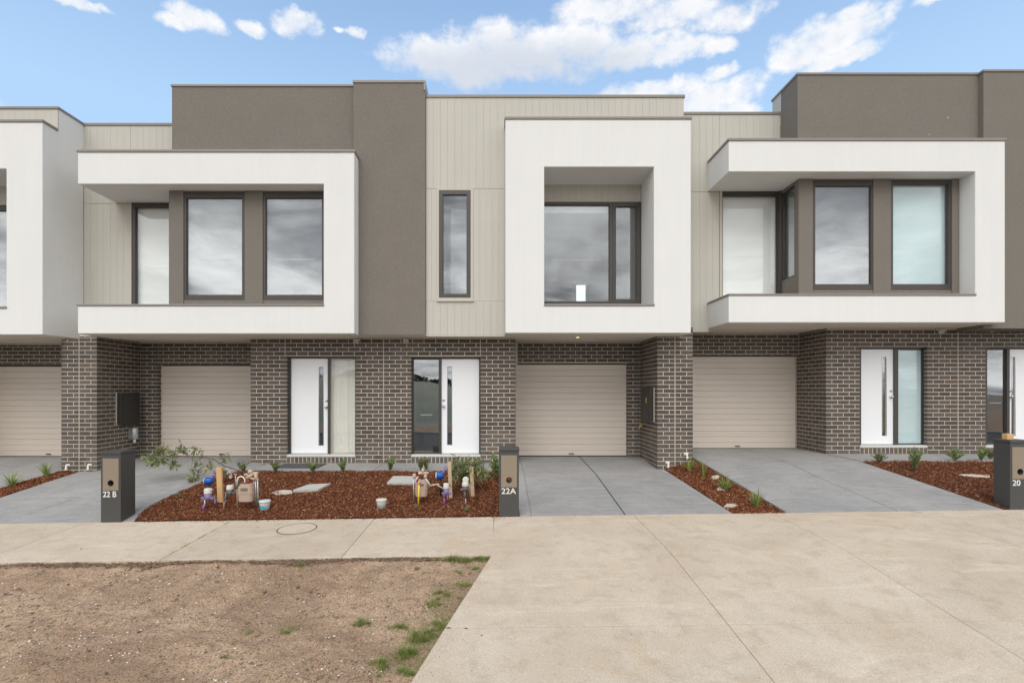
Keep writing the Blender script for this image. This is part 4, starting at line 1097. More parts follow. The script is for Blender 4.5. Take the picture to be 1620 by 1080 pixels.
# the back of every house, so that the terrace is a solid building
for h, a, b, t in ((HF, -14, -8.46, 6.9), (HB, -8.44, -2.38, 6.9), (HA, -2.36, 3.57, 7.1), (H2, 3.59, 9.57, 7.1), (HR, 9.59, 16, 7.1)):
    bx('rear_block', M['clad'], h, a, b, 15.5, 22, -.5, t)
    bx('roof', M['cap'], h, a, b, 11.3, 15.49, 6.7, 6.76)

# ================================================================ LETTERBOXES
def letterbox(loc, w_, hgt, dep, text, label, size):
    r = empty('letterbox', loc, label, 'letterbox', 'charcoal letterboxes on the footpath edge')
    x, y, z = loc; x0, x1, y0, y1 = x-w_/2, x+w_/2, y, y+dep; zt = z+hgt-.045
    hz = z+hgt-(.46 if True else 0); hr = .047; n = 32
    # body with the newspaper tube running right through
    m = MB()
    def face(yy, flip):
        # square ring mapped onto the circle
        vs = []; 
        hw = min(w_/2-.012, .11)
        for i in range(n):
            a = 2*math.pi*i/n+math.pi/4; c, s = math.cos(a), math.sin(a); k = hw/max(abs(c), abs(s))
            vs += [(x+c*hr, yy, hz+s*hr), (x+c*k, yy, hz+s*k)]
        fs = [(2*i, 2*i+1, 2*((i+1) % n)+1, 2*((i+1) % n)) for i in range(n)]
        if flip: fs = [f[::-1] for f in fs]
        m.add(vs, fs)
        for (a0, a1, c0, c1) in ((x0, x1, z-.03, hz-hw), (x0, x1, hz+hw, zt), (x0, x-hw, hz-hw, hz+hw), (x+hw, x1, hz-hw, hz+hw)):
            q = [(a0, yy, c0), (a1, yy, c0), (a1, yy, c1), (a0, yy, c1)]; m.add(q, [(0,1,2,3) if not flip else (3,2,1,0)])
    face(y0, True); face(y1, False)
    m.add([(x0,y0,z-.03),(x0,y1,z-.03),(x0,y1,zt),(x0,y0,zt),(x1,y0,z-.03),(x1,y1,z-.03),(x1,y1,zt),(x1,y0,zt)], [(0,3,2,1),(4,5,6,7),(2,3,7,6)])
    for i in range(n):
        a, b = 2*math.pi*i/n, 2*math.pi*(i+1)/n
        m.add([(x+hr*math.cos(a), y0, hz+hr*math.sin(a)), (x+hr*math.cos(b), y0, hz+hr*math.sin(b)), (x+hr*math.cos(b), y1, hz+hr*math.sin(b)), (x+hr*math.cos(a), y1, hz+hr*math.sin(a))], [(0,3,2,1)])
    m.build('body', M['charcoal'], r)
    MB().box(x0-.006, x1+.006, y0-.010, y1+.008, zt+.006, z+hgt).box(x0+.008, x1-.008, y0+.006, y1-.006, zt-.001, zt+.006).build('lid', M['charcoal'], r, bevel=.003)
    # bronze front plate with hole
    pw = w_*.40; pt, pb = z+hgt-.10, hz-.105
    vs = []
    for yy in (y0-.004, y0-.0005):
        for i in range(n):
            a = 2*math.pi*i/n+math.pi/4; c, s = math.cos(a), math.sin(a)
            k = .1/max(abs(c), abs(s)); qx = x+max(-pw, min(pw, c*k*pw/.1)); qz = hz+s*k
            vs += [(x+c*(hr-.002), yy, hz+s*(hr-.002)), (qx, yy, hz+max(-.1, min(.1, s*k)))]
    fs = [(2*i, 2*((i+1) % n), 2*((i+1) % n)+1, 2*i+1) for i in range(n)]
    m = MB().add(vs[:2*n], fs)
    m.box(x-pw, x+pw, y0-.004, y0-.0005, hz+.1, pt); m.box(x-pw, x+pw, y0-.004, y0-.0005, pb, hz-.1)
    m.build('front_plate', M['plate'], r)
    cu = bpy.data.curves.new('house_number', 'FONT'); cu.body = text; cu.size = size; cu.extrude = .003; cu.offset = .0012; cu.align_x = 'LEFT'
    to = bpy.data.objects.new('house_number', cu); COL.objects.link(to)
    dg = bpy.context.evaluated_depsgraph_get(); me = bpy.data.meshes.new_from_object(to.evaluated_get(dg)); bpy.data.objects.remove(to)
    me.materials.clear(); me.materials.append(M['lettering'])
    xsv = [v.co.x for v in me.vertices]; x_a, x_b = min(xsv), max(xsv); zsv = [v.co.y for v in me.vertices]; hz_ = .083/(max(zsv)-min(zsv))
    tw = {'22A': .213, '22 B': .195, '20': .11}[text]
    o = bpy.data.objects.new('house_number', me); sc = tw/(x_b-x_a)
    o.scale = (sc, hz_, 1); o.rotation_euler = (R(90), 0, 0); o.location = (x-pw+.005-x_a*sc, y0-.004, pb-.095); link(o, r)
    return r
xA = X(805.3, YF-.02); letterbox((xA, YF-.02, path_z(xA, YF)), .288, .995, .26, '22A', 'charcoal letterbox with bronze plate and white number 22A beside the middle driveway', .112)
xB = X(175.3, YF-.02); letterbox((xB, YF-.02, path_z(xB, YF)), .288, 1.03, .30, '22 B', 'charcoal letterbox with bronze plate and white number 22 B beside the left driveway', .10)
x20 = X(1598, YF-.02)+.145; L20 = letterbox((x20, YF-.02, path_z(x20, YF)), .29, 1.01, .25, '20', 'charcoal letterbox numbered 20 cut by the right edge, timber block on its lid', .105)
zt20 = path_z(x20, YF)+1.01
o = MB().box(X(1590, 7.55), X(1600.5, 7.55), 7.52, 7.60, zt20+.001, zt20+.085).build('wood_block', M['pine'], bevel=.003); tag(o, 'small offcut of orange pine standing on the lid of the right letterbox', 'wood block')

# ================================================================ UTILITIES
def cyl(m, a, b, r, n=12): return m.tube([a, b], r, n)
def up(px, py, Y): return Vector((X(px, Y), Y, Z(py, Y)))
def stake(px0, px1, ytop, ybase, mat, label):
    b = on((px0+px1)/2, ybase, zA); Y = b.y; w_ = (px1-px0-1.5)*Y/F/2
    t = up((px0+px1)/2-1.5, ytop, Y)
    b2_ = b+Vector((.01, 0, -.08))
    ax = Vector((w_, 0, 0)); d = (t-b2_)/2
    o = MB().obox((t+b2_)/2, ax, (0, .022, 0), d).build('garden_stake', mat, bevel=.003)
    return tag(o, label, 'stake', 'timber stakes in the garden bed')
stake(343.5, 353.5, 739, 795, M['pine'], 'single orange pine stake at the left meters')
stake(709, 716, 730, 788, M['pinepale'], 'pale pine stake left of the bushy sapling')
stake(743.5, 751, 738, 785, M['pinepale'], 'pale pine stake right of the bushy sapling')

def gas_meter(cx, ytop, ybot, ybase, wpx, label, reg, pipes):
    b = on(cx, ybase, zA); Y = b.y; s = Y/F; x = X(cx, Y); w_ = wpx*s/2; z0, z1 = Z(ybot, Y), Z(ytop, Y); zm = lerp(z0, z1, .48)
    r = empty('gas_meter', b, label, 'gas meter', 'gas meters in the garden bed'); d = .085
    def oct8(x_, w_, d_, c): return [(x_-w_+c, -d_), (x_+w_-c, -d_), (x_+w_, -d_+c), (x_+w_, d_-c), (x_+w_-c, d_), (x_-w_+c, d_), (x_-w_, d_-c), (x_-w_, -d_+c)]
    def slab(m, w_, d_, z0, z1, c=.03, taper=1):
        p = oct8(0, w_, d_, c); n = len(p)
        vs = [(x+a, Y+b_, z0) for a, b_ in p] if taper == 1 else [(x+a*taper, Y+b_*taper, z0) for a, b_ in p]
        vs += [(x+a, Y+b_, z1) for a, b_ in p]
        m.add(vs, [tuple(range(n-1, -1, -1)), tuple(range(n, 2*n))]+[(i, (i+1) % n, (i+1) % n+n, i+n) for i in range(n)])
    m = MB(); slab(m, w_*.94, d, z0, zm-.008, taper=.93); slab(m, w_, d+.006, zm-.008, zm+.008); slab(m, w_*.94, d, zm+.008, z1-.03); slab(m, w_*.8, d*.8, z1-.03, z1)
    m.build('meter_body', M['beigepl'], r, bevel=.006)
    MB().box(x-w_*.45, x+w_*.45, Y-d-.004, Y-d+.001, zm+.04, z1-.05).build('dial_window', M['dgrey'], r)
    return r, x, Y, s
def P3(px, py, Y, dy=0): return Vector((X(px, Y+dy), Y+dy, Z(py, Y+dy)))
# left gas meter
r, x, Y, s = gas_meter(390.5, 765, 792, 806, 24, 'beige gas meter with white loop hose beside the orange pine stake', 0, 0)
p = lambda a, b, dy=0: P3(a, b, Y, dy)
MB().tube([p(375,766), p(375.2,759), p(377,755), p(381,753), p(385,754.5), p(387.3,758.5), p(387.6,764)], .0105, 10).build('loop_hose', M['pipewhite'], r)
MB().tube([p(375,763), p(375,772)], .025, 10).tube([p(384,763.3), p(391,763)], .014, 8).build('hose_nut', M['dgrey'], r)
MB().tube([p(375.6,772), p(376,808)], .015, 8).build('service_pipe', M['brownpipe'], r)
MB().tube([p(354.5,793), p(354,808)], .011, 8).tube([p(371,777), p(376,774), p(377,772)], .013, 8).build('service_pipe', M['brownpipe'], r)
MB().tube([p(404,757,.02), p(405.5,800,.02)], .010, 8).tube([p(407.5,757), p(408.3,800)], .010, 8).tube([p(401.5,760,.05), p(402,778,.05)], .009, 8).build('riser_pipe', M['galv'], r)
MB().tube([p(390,756), p(400,749)], .026, 10).tube([p(386.5,750.5), p(393,750)], .016, 10).lathe(p(396,746), [(.03,-.02),(.038,0),(.03,.025),(.012,.035)], 12).tube([p(400,749), p(408,748)], .024, 10).lathe(p(405,753), [(.02,-.04),(.028,-.02),(.028,.03),(.02,.04)], 12).tube([p(396,756), p(409,758)], .015, 8).build('regulator', M['beigefit'], r)
MB().lathe(p(393,760), [(.02,-.018),(.026,0),(.02,.018)], 10).build('red_seal', M['red'], r)
MB().tube([p(372.5,752), p(372.5,764)], .008, 6).tube([p(369.8,750), p(374.5,750)], .008, 6).build('pressure_tap', M['beigefit'], r)
# right gas meter
r, x, Y, s = gas_meter(667, 758, 784, 798, 20, 'beige gas meter with yellow and grey riser pipes left of the blue ball', 0, 0)
p = lambda a, b, dy=0: P3(a, b, Y, dy)
MB().tube([p(654.3,754), p(654.8,794)], .011, 8).build('riser_pipe', M['galv'], r)
MB().tube([p(663,765,-.10), p(661.8,800,-.10)], .013, 8).build('yellow_pipe', M['yellow'], r)
MB().tube([p(663,760,-.1), p(663,766,-.1)], .014, 8).build('orange_coupling', M['pine'], r)
MB().tube([p(662,748), p(668,748)], .028, 10).lathe(p(669,744), [(.018,-.02),(.024,0),(.018,.03),(.008,.04)], 12).tube([p(668,748), p(678,748)], .020, 10).tube([p(655,749), p(656,756)], .024, 10).lathe(p(673,753), [(.02,-.03),(.028,0),(.02,.03)], 12).build('regulator', M['beigefit'], r)
MB().tube([p(661,754,-.05), p(656,764,-.05)], .013, 8).tube([p(673,757), p(680,767)], .018, 8).build('hose', M['lid'], r)
MB().tube([p(661.5,756,-.07), p(659.5,762,-.07)], .014, 8).build('red_sleeve', M['red'], r)
MB().tube([p(667,752,-.02), p(667.5,758,-.02)], .012, 8).build('valve', M['black'], r)
MB().tube([p(678,769), p(686,766.5), p(695,765.5)], .013, 8).build('pale_conduit', M['beigefit'], r)

def water_meter(cx, ytop, ybot, ybase, wpx, body, label, legs):
    b = on(cx, ybase, zA); Y = b.y; s = Y/F; x = X(cx, Y); w_ = wpx*s/2
    r = empty('water_meter', b, label, 'water meter', 'water meters in the garden bed')
    z1 = Z(ytop, Y); z0 = Z(ybot, Y); zc = lerp(z0, z1, .5)
    MB().lathe((x, Y, zc), [(w_*1.02,0),(w_*1.05,.012),(w_*.96,(z1-zc)*.85),(w_*.85,z1-zc)], 20).build('meter_cap', M['lid'], r)
    MB().lathe((x, Y, z0), [(w_*.45,-.01),(w_*.85,.01),(w_*.92,zc-z0-.002)], 16).tube([(x-w_*1.5, Y, z0+.01), (x+w_*1.5, Y, z0+.01)], w_*.38, 10).build('meter_body', M[body], r)
    for (a, bb, c, d, rad, mt) in legs:
        MB().tube([P3(a, bb, Y), P3((a+c)/2+.4, (bb+d)/2, Y), P3(c, d, Y)], rad, 8).build('riser', M[mt], r)
    return r, Y
r, Y = water_meter(329, 772, 789, 806, 11.5, 'purple', 'purple bodied water meter with white cap left of the orange pine stake',
    [(320.5,785,320.5,795,.026,'dgrey'), (324,788,323,800,.010,'pipewhite'), (322,799,321.5,808,.018,'magenta'), (338.5,785,339,790,.018,'dgrey'), (339.5,788,340.2,797,.013,'purple')])
MB().tube([P3(333,773.5,Y,-.03), P3(337.5,774,Y,-.03)], .006, 6).build('cap_hinge', M['lid'], r)
r, Y = water_meter(364.3, 767, 781, 803, 11, 'dgrey', 'grey water meter with cream cap between the pine stake and the left gas meter',
    [(358,781,355,792,.018,'dgrey'), (370,782,375,777,.013,'dgrey'), (357,790,354,800,.011,'brownpipe')])
r, Y = water_meter(706, 764, 781, 799, 9.5, 'purple', 'purple bodied water meter with white cap beside the pale left stake',
    [(703,780,702.8,787,.02,'dgrey'), (702.8,787,702.5,800,.016,'magenta'), (707.5,781,708,791,.010,'purple'), (702,773,692,767,.005,'pipewhite')])
r, Y = water_meter(736.2, 762, 775, 799, 10.5, 'dgrey', 'grey water meter with round white cap flipped open between the pale stakes',
    [(734.5,774,736,788,.017,'dgrey'), (736,786,737,801,.010,'galv'), (742,765,743,785,.012,'brownpipe')])
q = P3(736.7, 758.3, Y, .03); MB().lathe(q, [(.046, 0), (.049, .006), (.049, .014), (.04, .018)], 20, 'y').build('flipped_lid', M['lid'], r)
def ball(cx, cy, rad, ybase, knob, label):
    b = on(cx, ybase, zA); Y = b.y; r = empty('water_tap', b, label, 'water tap', 'capped taps in the garden bed')
    c = P3(cx, cy, Y); q = rad*Y/F
    MB().lathe(c+Vector((-q*1.1, 0, 0)), [(q*.82, 0), (q*.95, .01), (q*.98, q*.3)], 16, 'x').build('cap_rim', M['lid'], r)
    MB().lathe(c+Vector((-q*.8, 0, 0)), [(q, 0), (q*1.02, q*.5), (q*.96, q*1.2), (q*.72, q*1.75), (q*.3, q*1.95)], 18, 'x').build('blue_cap', M['blue'], r)
    MB().tube([c+Vector((q*.2, 0, -q*.5)), Vector((c.x+q*.2, Y, b.z-.02))], .013, 8).build('riser', M['black'], r)
    k = P3(knob[0], knob[1], Y, .02)
    MB().tube([c+Vector((q*.6, 0, q*.6)), k], .016, 8).lathe(k+Vector((0, 0, -.01)), [(.02,-.02),(.034,0),(.034,.018),(.015,.03)], 8).lathe(k+Vector((0, 0, .03)), [(.012,0),(.02,.01),(.006,.03)], 8).build('tap_handle', M['purple'], r)
ball(330.5, 760.5, 6, 786, (338, 751), 'blue capped tap with purple handle left of the orange stake')
ball(696, 752, 6, 786, (704.5, 742.5), 'blue capped tap with purple handle on a black riser near the right gas meter')

def bucket(px, ytop, ybase, wpx, stain, label):
    b = on(px, ybase-1.5, zA); Y = b.y; x = b.x; hgt = Z(ytop, Y)-b.z; r0 = wpx*Y/F/2
    r = empty('bucket', b, label, 'bucket'); b = b+Vector((0, 0, .002))
    MB().lathe(b, [(r0*.74,0),(r0*.92,hgt*.78),(r0*.92,hgt*.80),(r0*.90,hgt*.99),(r0*.84,hgt*.99),(r0*.82,hgt*.8),(r0*.68,.012)], 28).build('pail', M['lid'], r)
    MB().lathe(b+Vector((0,0,hgt*.80)), [(r0*.925,0),(r0*1.0,.003),(r0*1.0,hgt*.13),(r0*.96,hgt*.19),(r0*.905,hgt*.195)], 28).build('rim', M['lid'], r)
    MB().lathe(b+Vector((0,0,hgt*.55)), [(r0*.80,0),(r0*.80,.003)], 24).build('contents', M['dgrey'], r)
    if stain:
        m = MB(); rr_ = lambda t: lerp(r0*.74, r0*.92, t/.78)+.0015; N = 10
        vs = []
        for i in range(N+1):
            a = R(lerp(232, 300, i/N)); 
            t0 = .24+.05*math.sin(i*1.9); t1 = .52+.05*math.sin(i*1.1+1)
            for t in (t0, t1): vs.append((b.x+rr_(t)*math.cos(a), b.y+rr_(t)*math.sin(a), b.z+t*hgt))
        m.add(vs, [(2*i, 2*i+2, 2*i+3, 2*i+1) for i in range(N)]).build('paint_stain', M['bluepaint'], r)
    return r
bucket(419, 791, 809, 18, True, 'white paint bucket with blue stain beside the left gas meter')
bucket(603.5, 789, 806, 17, False, 'plain white bucket alone in the mulch right of centre')

def rock_slab(pts, fn, h_, mat, name, label, cat, irregular=0):
    q = [on(a, b, fn) for a, b in pts]; m = MB(); n = len(q)
    vs = [(v.x, v.y, v.z-.01) for v in q]+[(v.x, v.y, v.z+h_+random.uniform(-1, 1)*irregular) for v in q]
    m.add(vs, [tuple(range(n, 2*n))]+[(i, (i+1) % n, (i+1) % n+n, i+n) for i in range(n)])
    o = m.build(name, mat, bevel=.006); return tag(o, label, cat)
rock_slab([(463,779.5),(503,777.8),(523,769),(488,770.5)], zA, .055, M['pit'], 'pit_lid', 'grey pit lid lying askew in the mulch, joined to a pale stone', 'pit lid')
rock_slab([(424,783),(436,784),(452,783),(463,781),(461,777.8),(448,777.5),(434,779)], zA, .03, M['stone'], 'flat_stone', 'flat pale stone left of the askew grey pit lid', 'stone', .01)
rock_slab([(612,768),(655,768),(659,757.5),(622,757)], zA, .055, M['pit'], 'pit_lid', 'grey rectangular pit lid behind the right gas meter', 'pit lid')
rock_slab([(1516,754),(1566,757),(1566,753.5),(1540,752),(1518,752)], z2, .03, M['stone'], 'flat_stone', 'thin pale stone in the mulch left of the right letterbox', 'stone', .006)
for px, py, w1, s_ in ((1143,775,9,1), (1157,802,12,1), (1131,757,8,1)):
    rock_slab([(px-w1,py+2),(px+w1*.3,py+2.5),(px+w1,py),(px+w1*.6,py-2.5),(px-w1*.6,py-2)], zS, .035, M['stone'], 'half_buried_rock', {1143:'small rock below the third grass clump in the right strip', 1157:'largest half buried rock near the footpath end of the right strip', 1131:'small rock between second and third clump in the right strip'}[px], 'rock', .012)
# doormat
q = [(-4.37,10.52),(-3.50,10.52),(-3.50,9.97),(-4.37,9.97)]
o = MB().box(-4.37, -3.50, 9.95, 10.50, -.006, .014).build('doormat', M['mat_'], bevel=.004); tag(o, 'dark rubber doormat below the left white front door', 'doormat')

# ================================================================ PLANTS
def leaf(m, p, d, L, W, nrm=None, fold=.2):
    d = d.normalized(); s_ = d.cross(Vector((random.uniform(-1,1), random.uniform(-1,1), random.uniform(-.2,1)))).normalized()
    n_ = d.cross(s_); a = p; b = p+d*L*.45+s_*W; c = p+d*L-n_*L*fold; e = p+d*L*.45-s_*W
    m.add([a, b, c, e], [(0,1,2),(0,2,3)])
def shrub(base, h_, wd, n, mat, label, group, lw=.011):
    r = empty('shrub', base, label, 'shrub', group); st = MB(); lf = MB()
    for k in range(n):
        a = random.uniform(0, 6.283); sp = random.uniform(.1, 1)*wd; hh = h_*random.uniform(.55, 1.05)
        pts = [Vector(base)+Vector((math.cos(a)*sp*t**1.4, math.sin(a)*sp*t**1.4, hh*t)) for t in (0, .35, .7, 1)]
        st.tube(pts, [.003, .0025, .002, .001], 4, False)
        nl = int(14+hh*50)
        for j in range(nl):
            t = random.uniform(.12, 1)**.8; i = min(2, int(t*3)); q = pts[i].lerp(pts[i+1], t*3-i)
            aa = random.uniform(0, 6.283); d = Vector((math.cos(aa), math.sin(aa), random.uniform(.2, 1.3)))
            leaf(lf, q, d, random.uniform(.026, .055), lw*random.uniform(.6, 1.1))
    st.build('stem', M['bark'], r); lf.build('foliage', M[mat], r)
    return r
G1 = 'young shrubs along the paving'
for px, py, hp, wp, mt, lab in [
    (385,748,12,9,'leafolive','young shrub at the left end of the big bed behind the left gas meter'),
    (436,747.5,11,9,'leafshrub','young shrub in front of the dark doormat'),
    (495,748,12,7,'leafshrub','young shrub right of the doormat under the first sidelight'),
    (543,747.5,14,8,'leafshrub','young shrub left of the brick panel between the doors'),
    (617,746,15,7,'leafshrub','young upright shrub before the brick panel between the doors'),
    (666,745,15,7,'leafolive','olive shrub behind the right gas meter, under the second sidelight'),
    (674,744,13,6,'leafolive','smaller olive shrub just right of the one behind the gas meter'),
    (784,761,30,8,'leafshrub','tall green shrub touching the 22A letterbox'),
    (350,765,16,10,'leafolive','low olive shrub behind the orange pine stake')]:
    b = on(px, py, zA); s_ = b.y/F
    shrub(b, hp*s_*1.45, wp*s_*1.3, 14 if hp < 20 else 24, mt, lab, G1)
for px, py, hp, wp, mt, lab in [
    (1391,731,10,10,'leafolive','small grey green shrub at the left point of the right bed'),
    (1447,747,26,12,'leafshrub','biggest shrub of the right bed, bright green below with a tall shoot'),
    (1511,729,12,11,'leafshrub','round green shrub under the control joint at right'),
    (1553,729,15,8,'leafshrub','green shrub left of the right letterbox'),
    (1567,727,10,7,'leafolive','small shrub half hidden by the right letterbox')]:
    b = on(px, py, z2); s_ = b.y/F
    shrub(b, hp*s_*1.45, wp*s_*1.3, 18, mt, lab, G1)
for px, py, hp, wp, lab in [(661,806,7,5,'tiny weed at the foot of the yellow pipe'), (737,812,12,5,'small yellow green seedling below the flipped open meter'), (281,787,5,6,'tiny weed in the mulch left of the purple water meter')]:
    b = on(px, py, zA); s_ = b.y/F
    shrub(b, hp*s_, wp*s_, 4, 'leafolive', lab, 'weeds in the mulch', .006)

def clump(base, h_, spread, n, label, lean=0):
    r = empty('strap_plant', base, label, 'grass plant', 'strappy grass clumps in the narrow strips'); m = MB()
    for k in range(n):
        a = random.uniform(0, 6.283); sp = spread*random.uniform(.15, 1.25); hh = h_*random.uniform(.45, 1.05); w_ = random.uniform(.005, .009)
        s_ = Vector((-math.sin(a), math.cos(a), 0))*w_; o_ = Vector(base)+Vector((math.cos(a), math.sin(a), 0))*.015
        row = []
        for t in (0, .3, .6, .85, 1):
            q = o_+Vector((math.cos(a)*sp*t**1.25+lean*t*t, math.sin(a)*sp*t**1.6, hh*(t-.28*t**3*(sp/spread)))); ww = (1-t**2)*.95+.05
            row += [q-s_*ww, q+s_*ww]
        m.add(row, [(2*i, 2*i+1, 2*i+3, 2*i+2) for i in range(4)])
    m.build('leaves', M['leafstrap'], r)
for px, py, hp, wp, n_, lab in [(1090,746,24,14,34,'strappy clump at the foot of the right pillar'), (1113,755,30,6,14,'thin upright clump second from the pillar'), (1148,776,26,19,40,'wide strappy clump in the middle of the right strip'), (1197,803,32,14,30,'strappy clump nearest the footpath in the right strip')]:
    b = on(px, py, zS); s_ = b.y/F; clump(b, hp*s_*1.2, wp*s_*1.3, int(n_*1.5), lab)
for px, py, hp, wp, n_, lab in [(19,769,24,20,36,'wide strappy clump at the left picture edge'), (73,754,25,13,30,'upright strappy clump left of the left brick pillar')]:
    b = on(px, py, zL_); s_ = b.y/F; clump(b, hp*s_*1.2, wp*s_*1.3, int(n_*1.6), lab)

# leaning gum sapling on the left
b = on(398, 760, zA); Yg = b.y
r = empty('sapling', b, 'young gum sapling bent over to the left, its long stem resting above the driveway', 'sapling')
main = [(398,760),(392,750),(383,745),(370,741.5),(355,737),(345,731),(338,726),(322,723.5),(305,722.5),(285,722.5),(262,722),(246,719)]
def gp3(a, b_, dy=0): return P3(a, b_, Yg, dy)
MP = [gp3(a, c_, -.01*i) for i, (a, c_) in enumerate(main)]
st = MB().tube(MP, [.011,.010,.0095,.009,.0085,.008,.0075,.007,.006,.005,.004,.002], 6); lf = MB()
tw = [[(338,726),(328,735),(318,741),(312,750)],[(322,723.5),(316,715),(310,708)],[(350,733),(355,726),(358,720)],[(300,722.5),(292,712),(285,706)],[(280,722.5),(276,732),(277,738)],
      [(262,722),(252,730),(240,733)],[(262,722),(255,712),(250,706)],[(246,719),(238,722),(233,724)],[(305,722.5),(303,740),(308,755),(296,758)],[(330,725),(334,733),(330,742)],[(318,723),(312,728),(309,746)],[(285,722),(270,716),(262,708)],[(275,722),(258,724),(245,727)]]
for t_ in tw:
    pp = [gp3(a, c_, random.uniform(-.15, .15)*(i > 0)) for i, (a, c_) in enumerate(t_)]; st.tube(pp, [.004]+[.002]*(len(pp)-1), 5, False)
    cl_ = 24 if t_[0][0] < 310 else 12
    for j in range(cl_*2):
        t = random.uniform(.35, 1)*(len(pp)-1); i = min(len(pp)-2, int(t)); q = pp[i].lerp(pp[i+1], t-i)
        q = q+Vector((random.gauss(0, .03), random.gauss(0, .04), random.gauss(0, .025)))
        d = Vector((random.uniform(-1, .6), random.uniform(-.5, .5), random.uniform(-1, .45)))
        leaf(lf, q, d, random.uniform(.06, .13), random.uniform(.011, .019))
st.build('stem', M['bark'], r); lf.build('foliage', M['leafgum'], r)
MB().tube([gp3(352,751,.02), gp3(358,744), gp3(359,739)], .010, 6).tube([gp3(357,738,-.03), gp3(362,743,-.03), gp3(366,750,-.03), gp3(368,755,-.03)], .006, 6).box(X(364,Yg),X(368,Yg),Yg-.04,Yg-.03,Z(756,Yg),Z(751,Yg)).build('white_tie', M['lid'], r)
# bushy sapling between the pale stakes
b = on(733, 780, zA); Yg = b.y+.05
r = empty('sapling', b, 'bushy drooping gum sapling tied between two pale stakes', 'sapling')
st = MB(); lf = MB(); base = P3(733, 779, Yg)
for k in range(17):
    tx, ty = random.uniform(716, 758), random.uniform(722, 742)
    top = P3(tx, ty, Yg, random.uniform(-.2, .2)); mid = base.lerp(top, .55)+Vector((random.gauss(0,.02), 0, .12))
    end = top+Vector(((tx-735)*.006, random.uniform(-.1, .1), -.16-random.random()*.1))
    pts = [base, mid, top, end]; st.tube(pts, [.007, .005, .003, .0015], 5, False)
    for j in range(52):
        t = random.uniform(.9, 3); i = min(2, int(t)); q = pts[i].lerp(pts[i+1], t-i)+Vector((random.gauss(0,.04), random.gauss(0,.05), random.gauss(0,.03)))
        d = Vector((random.uniform(-.7,.7), random.uniform(-.6,.6), random.uniform(-1.2,.25)))
        leaf(lf, q, d, random.uniform(.07, .15), random.uniform(.008, .013))
st.build('stem', M['bark'], r); lf.build('foliage', M['leafgum'], r)

# grass tufts on the dirt
def tuft(px, py, wpx, hpx, n, label, dens=1):
    b = on(px, py, dz_); s_ = b.y/F; rx = wpx*s_/2; m = MB()
    r = empty('grass_tuft', b, label, 'grass tuft', 'grass tufts on the bare verge')
    lobes = [(random.uniform(-1, 1), random.uniform(-1, 1), random.uniform(.15, .5)) for _ in range(max(2, int(wpx/6)))]+[(0, 0, .5)]
    for k in range(int(n*1.5)):
        if random.random() < .85:
            lx, ly, lr = random.choice(lobes); x = b.x+rx*(lx+random.gauss(0, lr*.6)); y = b.y+rx*.7*(ly+random.gauss(0, lr*.6))
        else: x = b.x+rx*random.gauss(0, 1); y = b.y+rx*.8*random.gauss(0, .8)
        rr_ = min(1.3, math.hypot((x-b.x)/rx, (y-b.y)/(rx*.75)))
        if y > YP-.004: y = YP-.004-random.random()*.02
        if x > edge(min(y, 5.84))+.02: continue
        z = dz_(x, y); hh = hpx*s_*random.uniform(.2, 1.15)*(1.15-.6*rr_); th = random.uniform(0, 6.283); le = random.uniform(.3, 1.3)*max(hh, .012)
        w_ = random.uniform(.0009, .0022); s2 = Vector((-math.sin(th), math.cos(th), 0))*w_
        p0 = Vector((x, y, z-.003)); p1 = p0+Vector((math.cos(th)*le*.35, math.sin(th)*le*.35, hh*.65)); p2 = p0+Vector((math.cos(th)*le, math.sin(th)*le, hh*.85))
        m.add([p0-s2, p0+s2, p1+s2*.8, p1-s2*.8, p2], [(0,1,2,3),(3,2,4)])
    tag(m.build('blades', M['leafgrass'], r), kind='stuff')
TF = [(723,886,44,14,420,'largest tuft on the top edge of the verge near its right corner'),(762,886,28,12,260,'tuft in the very corner where footpath and crossing meet'),(752,901,17,8,110,'small tuft just below the corner tuft'),
      (727,906,16,7,90,'small dark tuft below the largest top edge tuft'),(656,884,20,7,60,'thin tuft on the top edge left of the corner'),(695,881,14,5,40,'faint tuft on the top edge between two others'),
      (731,926,30,11,170,'tuft a little way down the right edge'),(705,942,34,12,260,'wide tuft above the middle of the right edge'),(688,957,26,12,170,'tuft left of the wide tuft on the right edge'),(728,947,14,7,60,'small tuft against the concrete edge'),
      (630,993,28,12,200,'lone tuft left of the right edge group'),(696,990,30,14,240,'tuft beside the crossing joint on the right edge'),(668,1010,44,18,480,'dense tuft along the lower right edge'),(645,1036,36,18,360,'dense tuft near the bottom right of the verge'),
      (643,1064,34,12,200,'tuft on the concrete edge close to the picture bottom'),(602,1054,30,16,220,'tuft at the bottom left of the edge group'),(570,987,28,12,190,'round tuft in the open dirt right of centre'),
      (458,996,30,10,120,'sparse tuft in the middle of the dirt'),(393,1002,20,8,50,'faint tuft left of the sparse middle tuft'),(357,1040,12,9,50,'tiny tuft low in the dirt'),(478,897,22,12,70,'thin tuft near the footpath right of the manhole'),(600,1070,16,6,50,'tiny tuft at the bottom edge of the picture'),(671,906,10,4,30,'tiny faint tuft in pale gravel')]
for t in TF: tuft(*t)
m = MB()
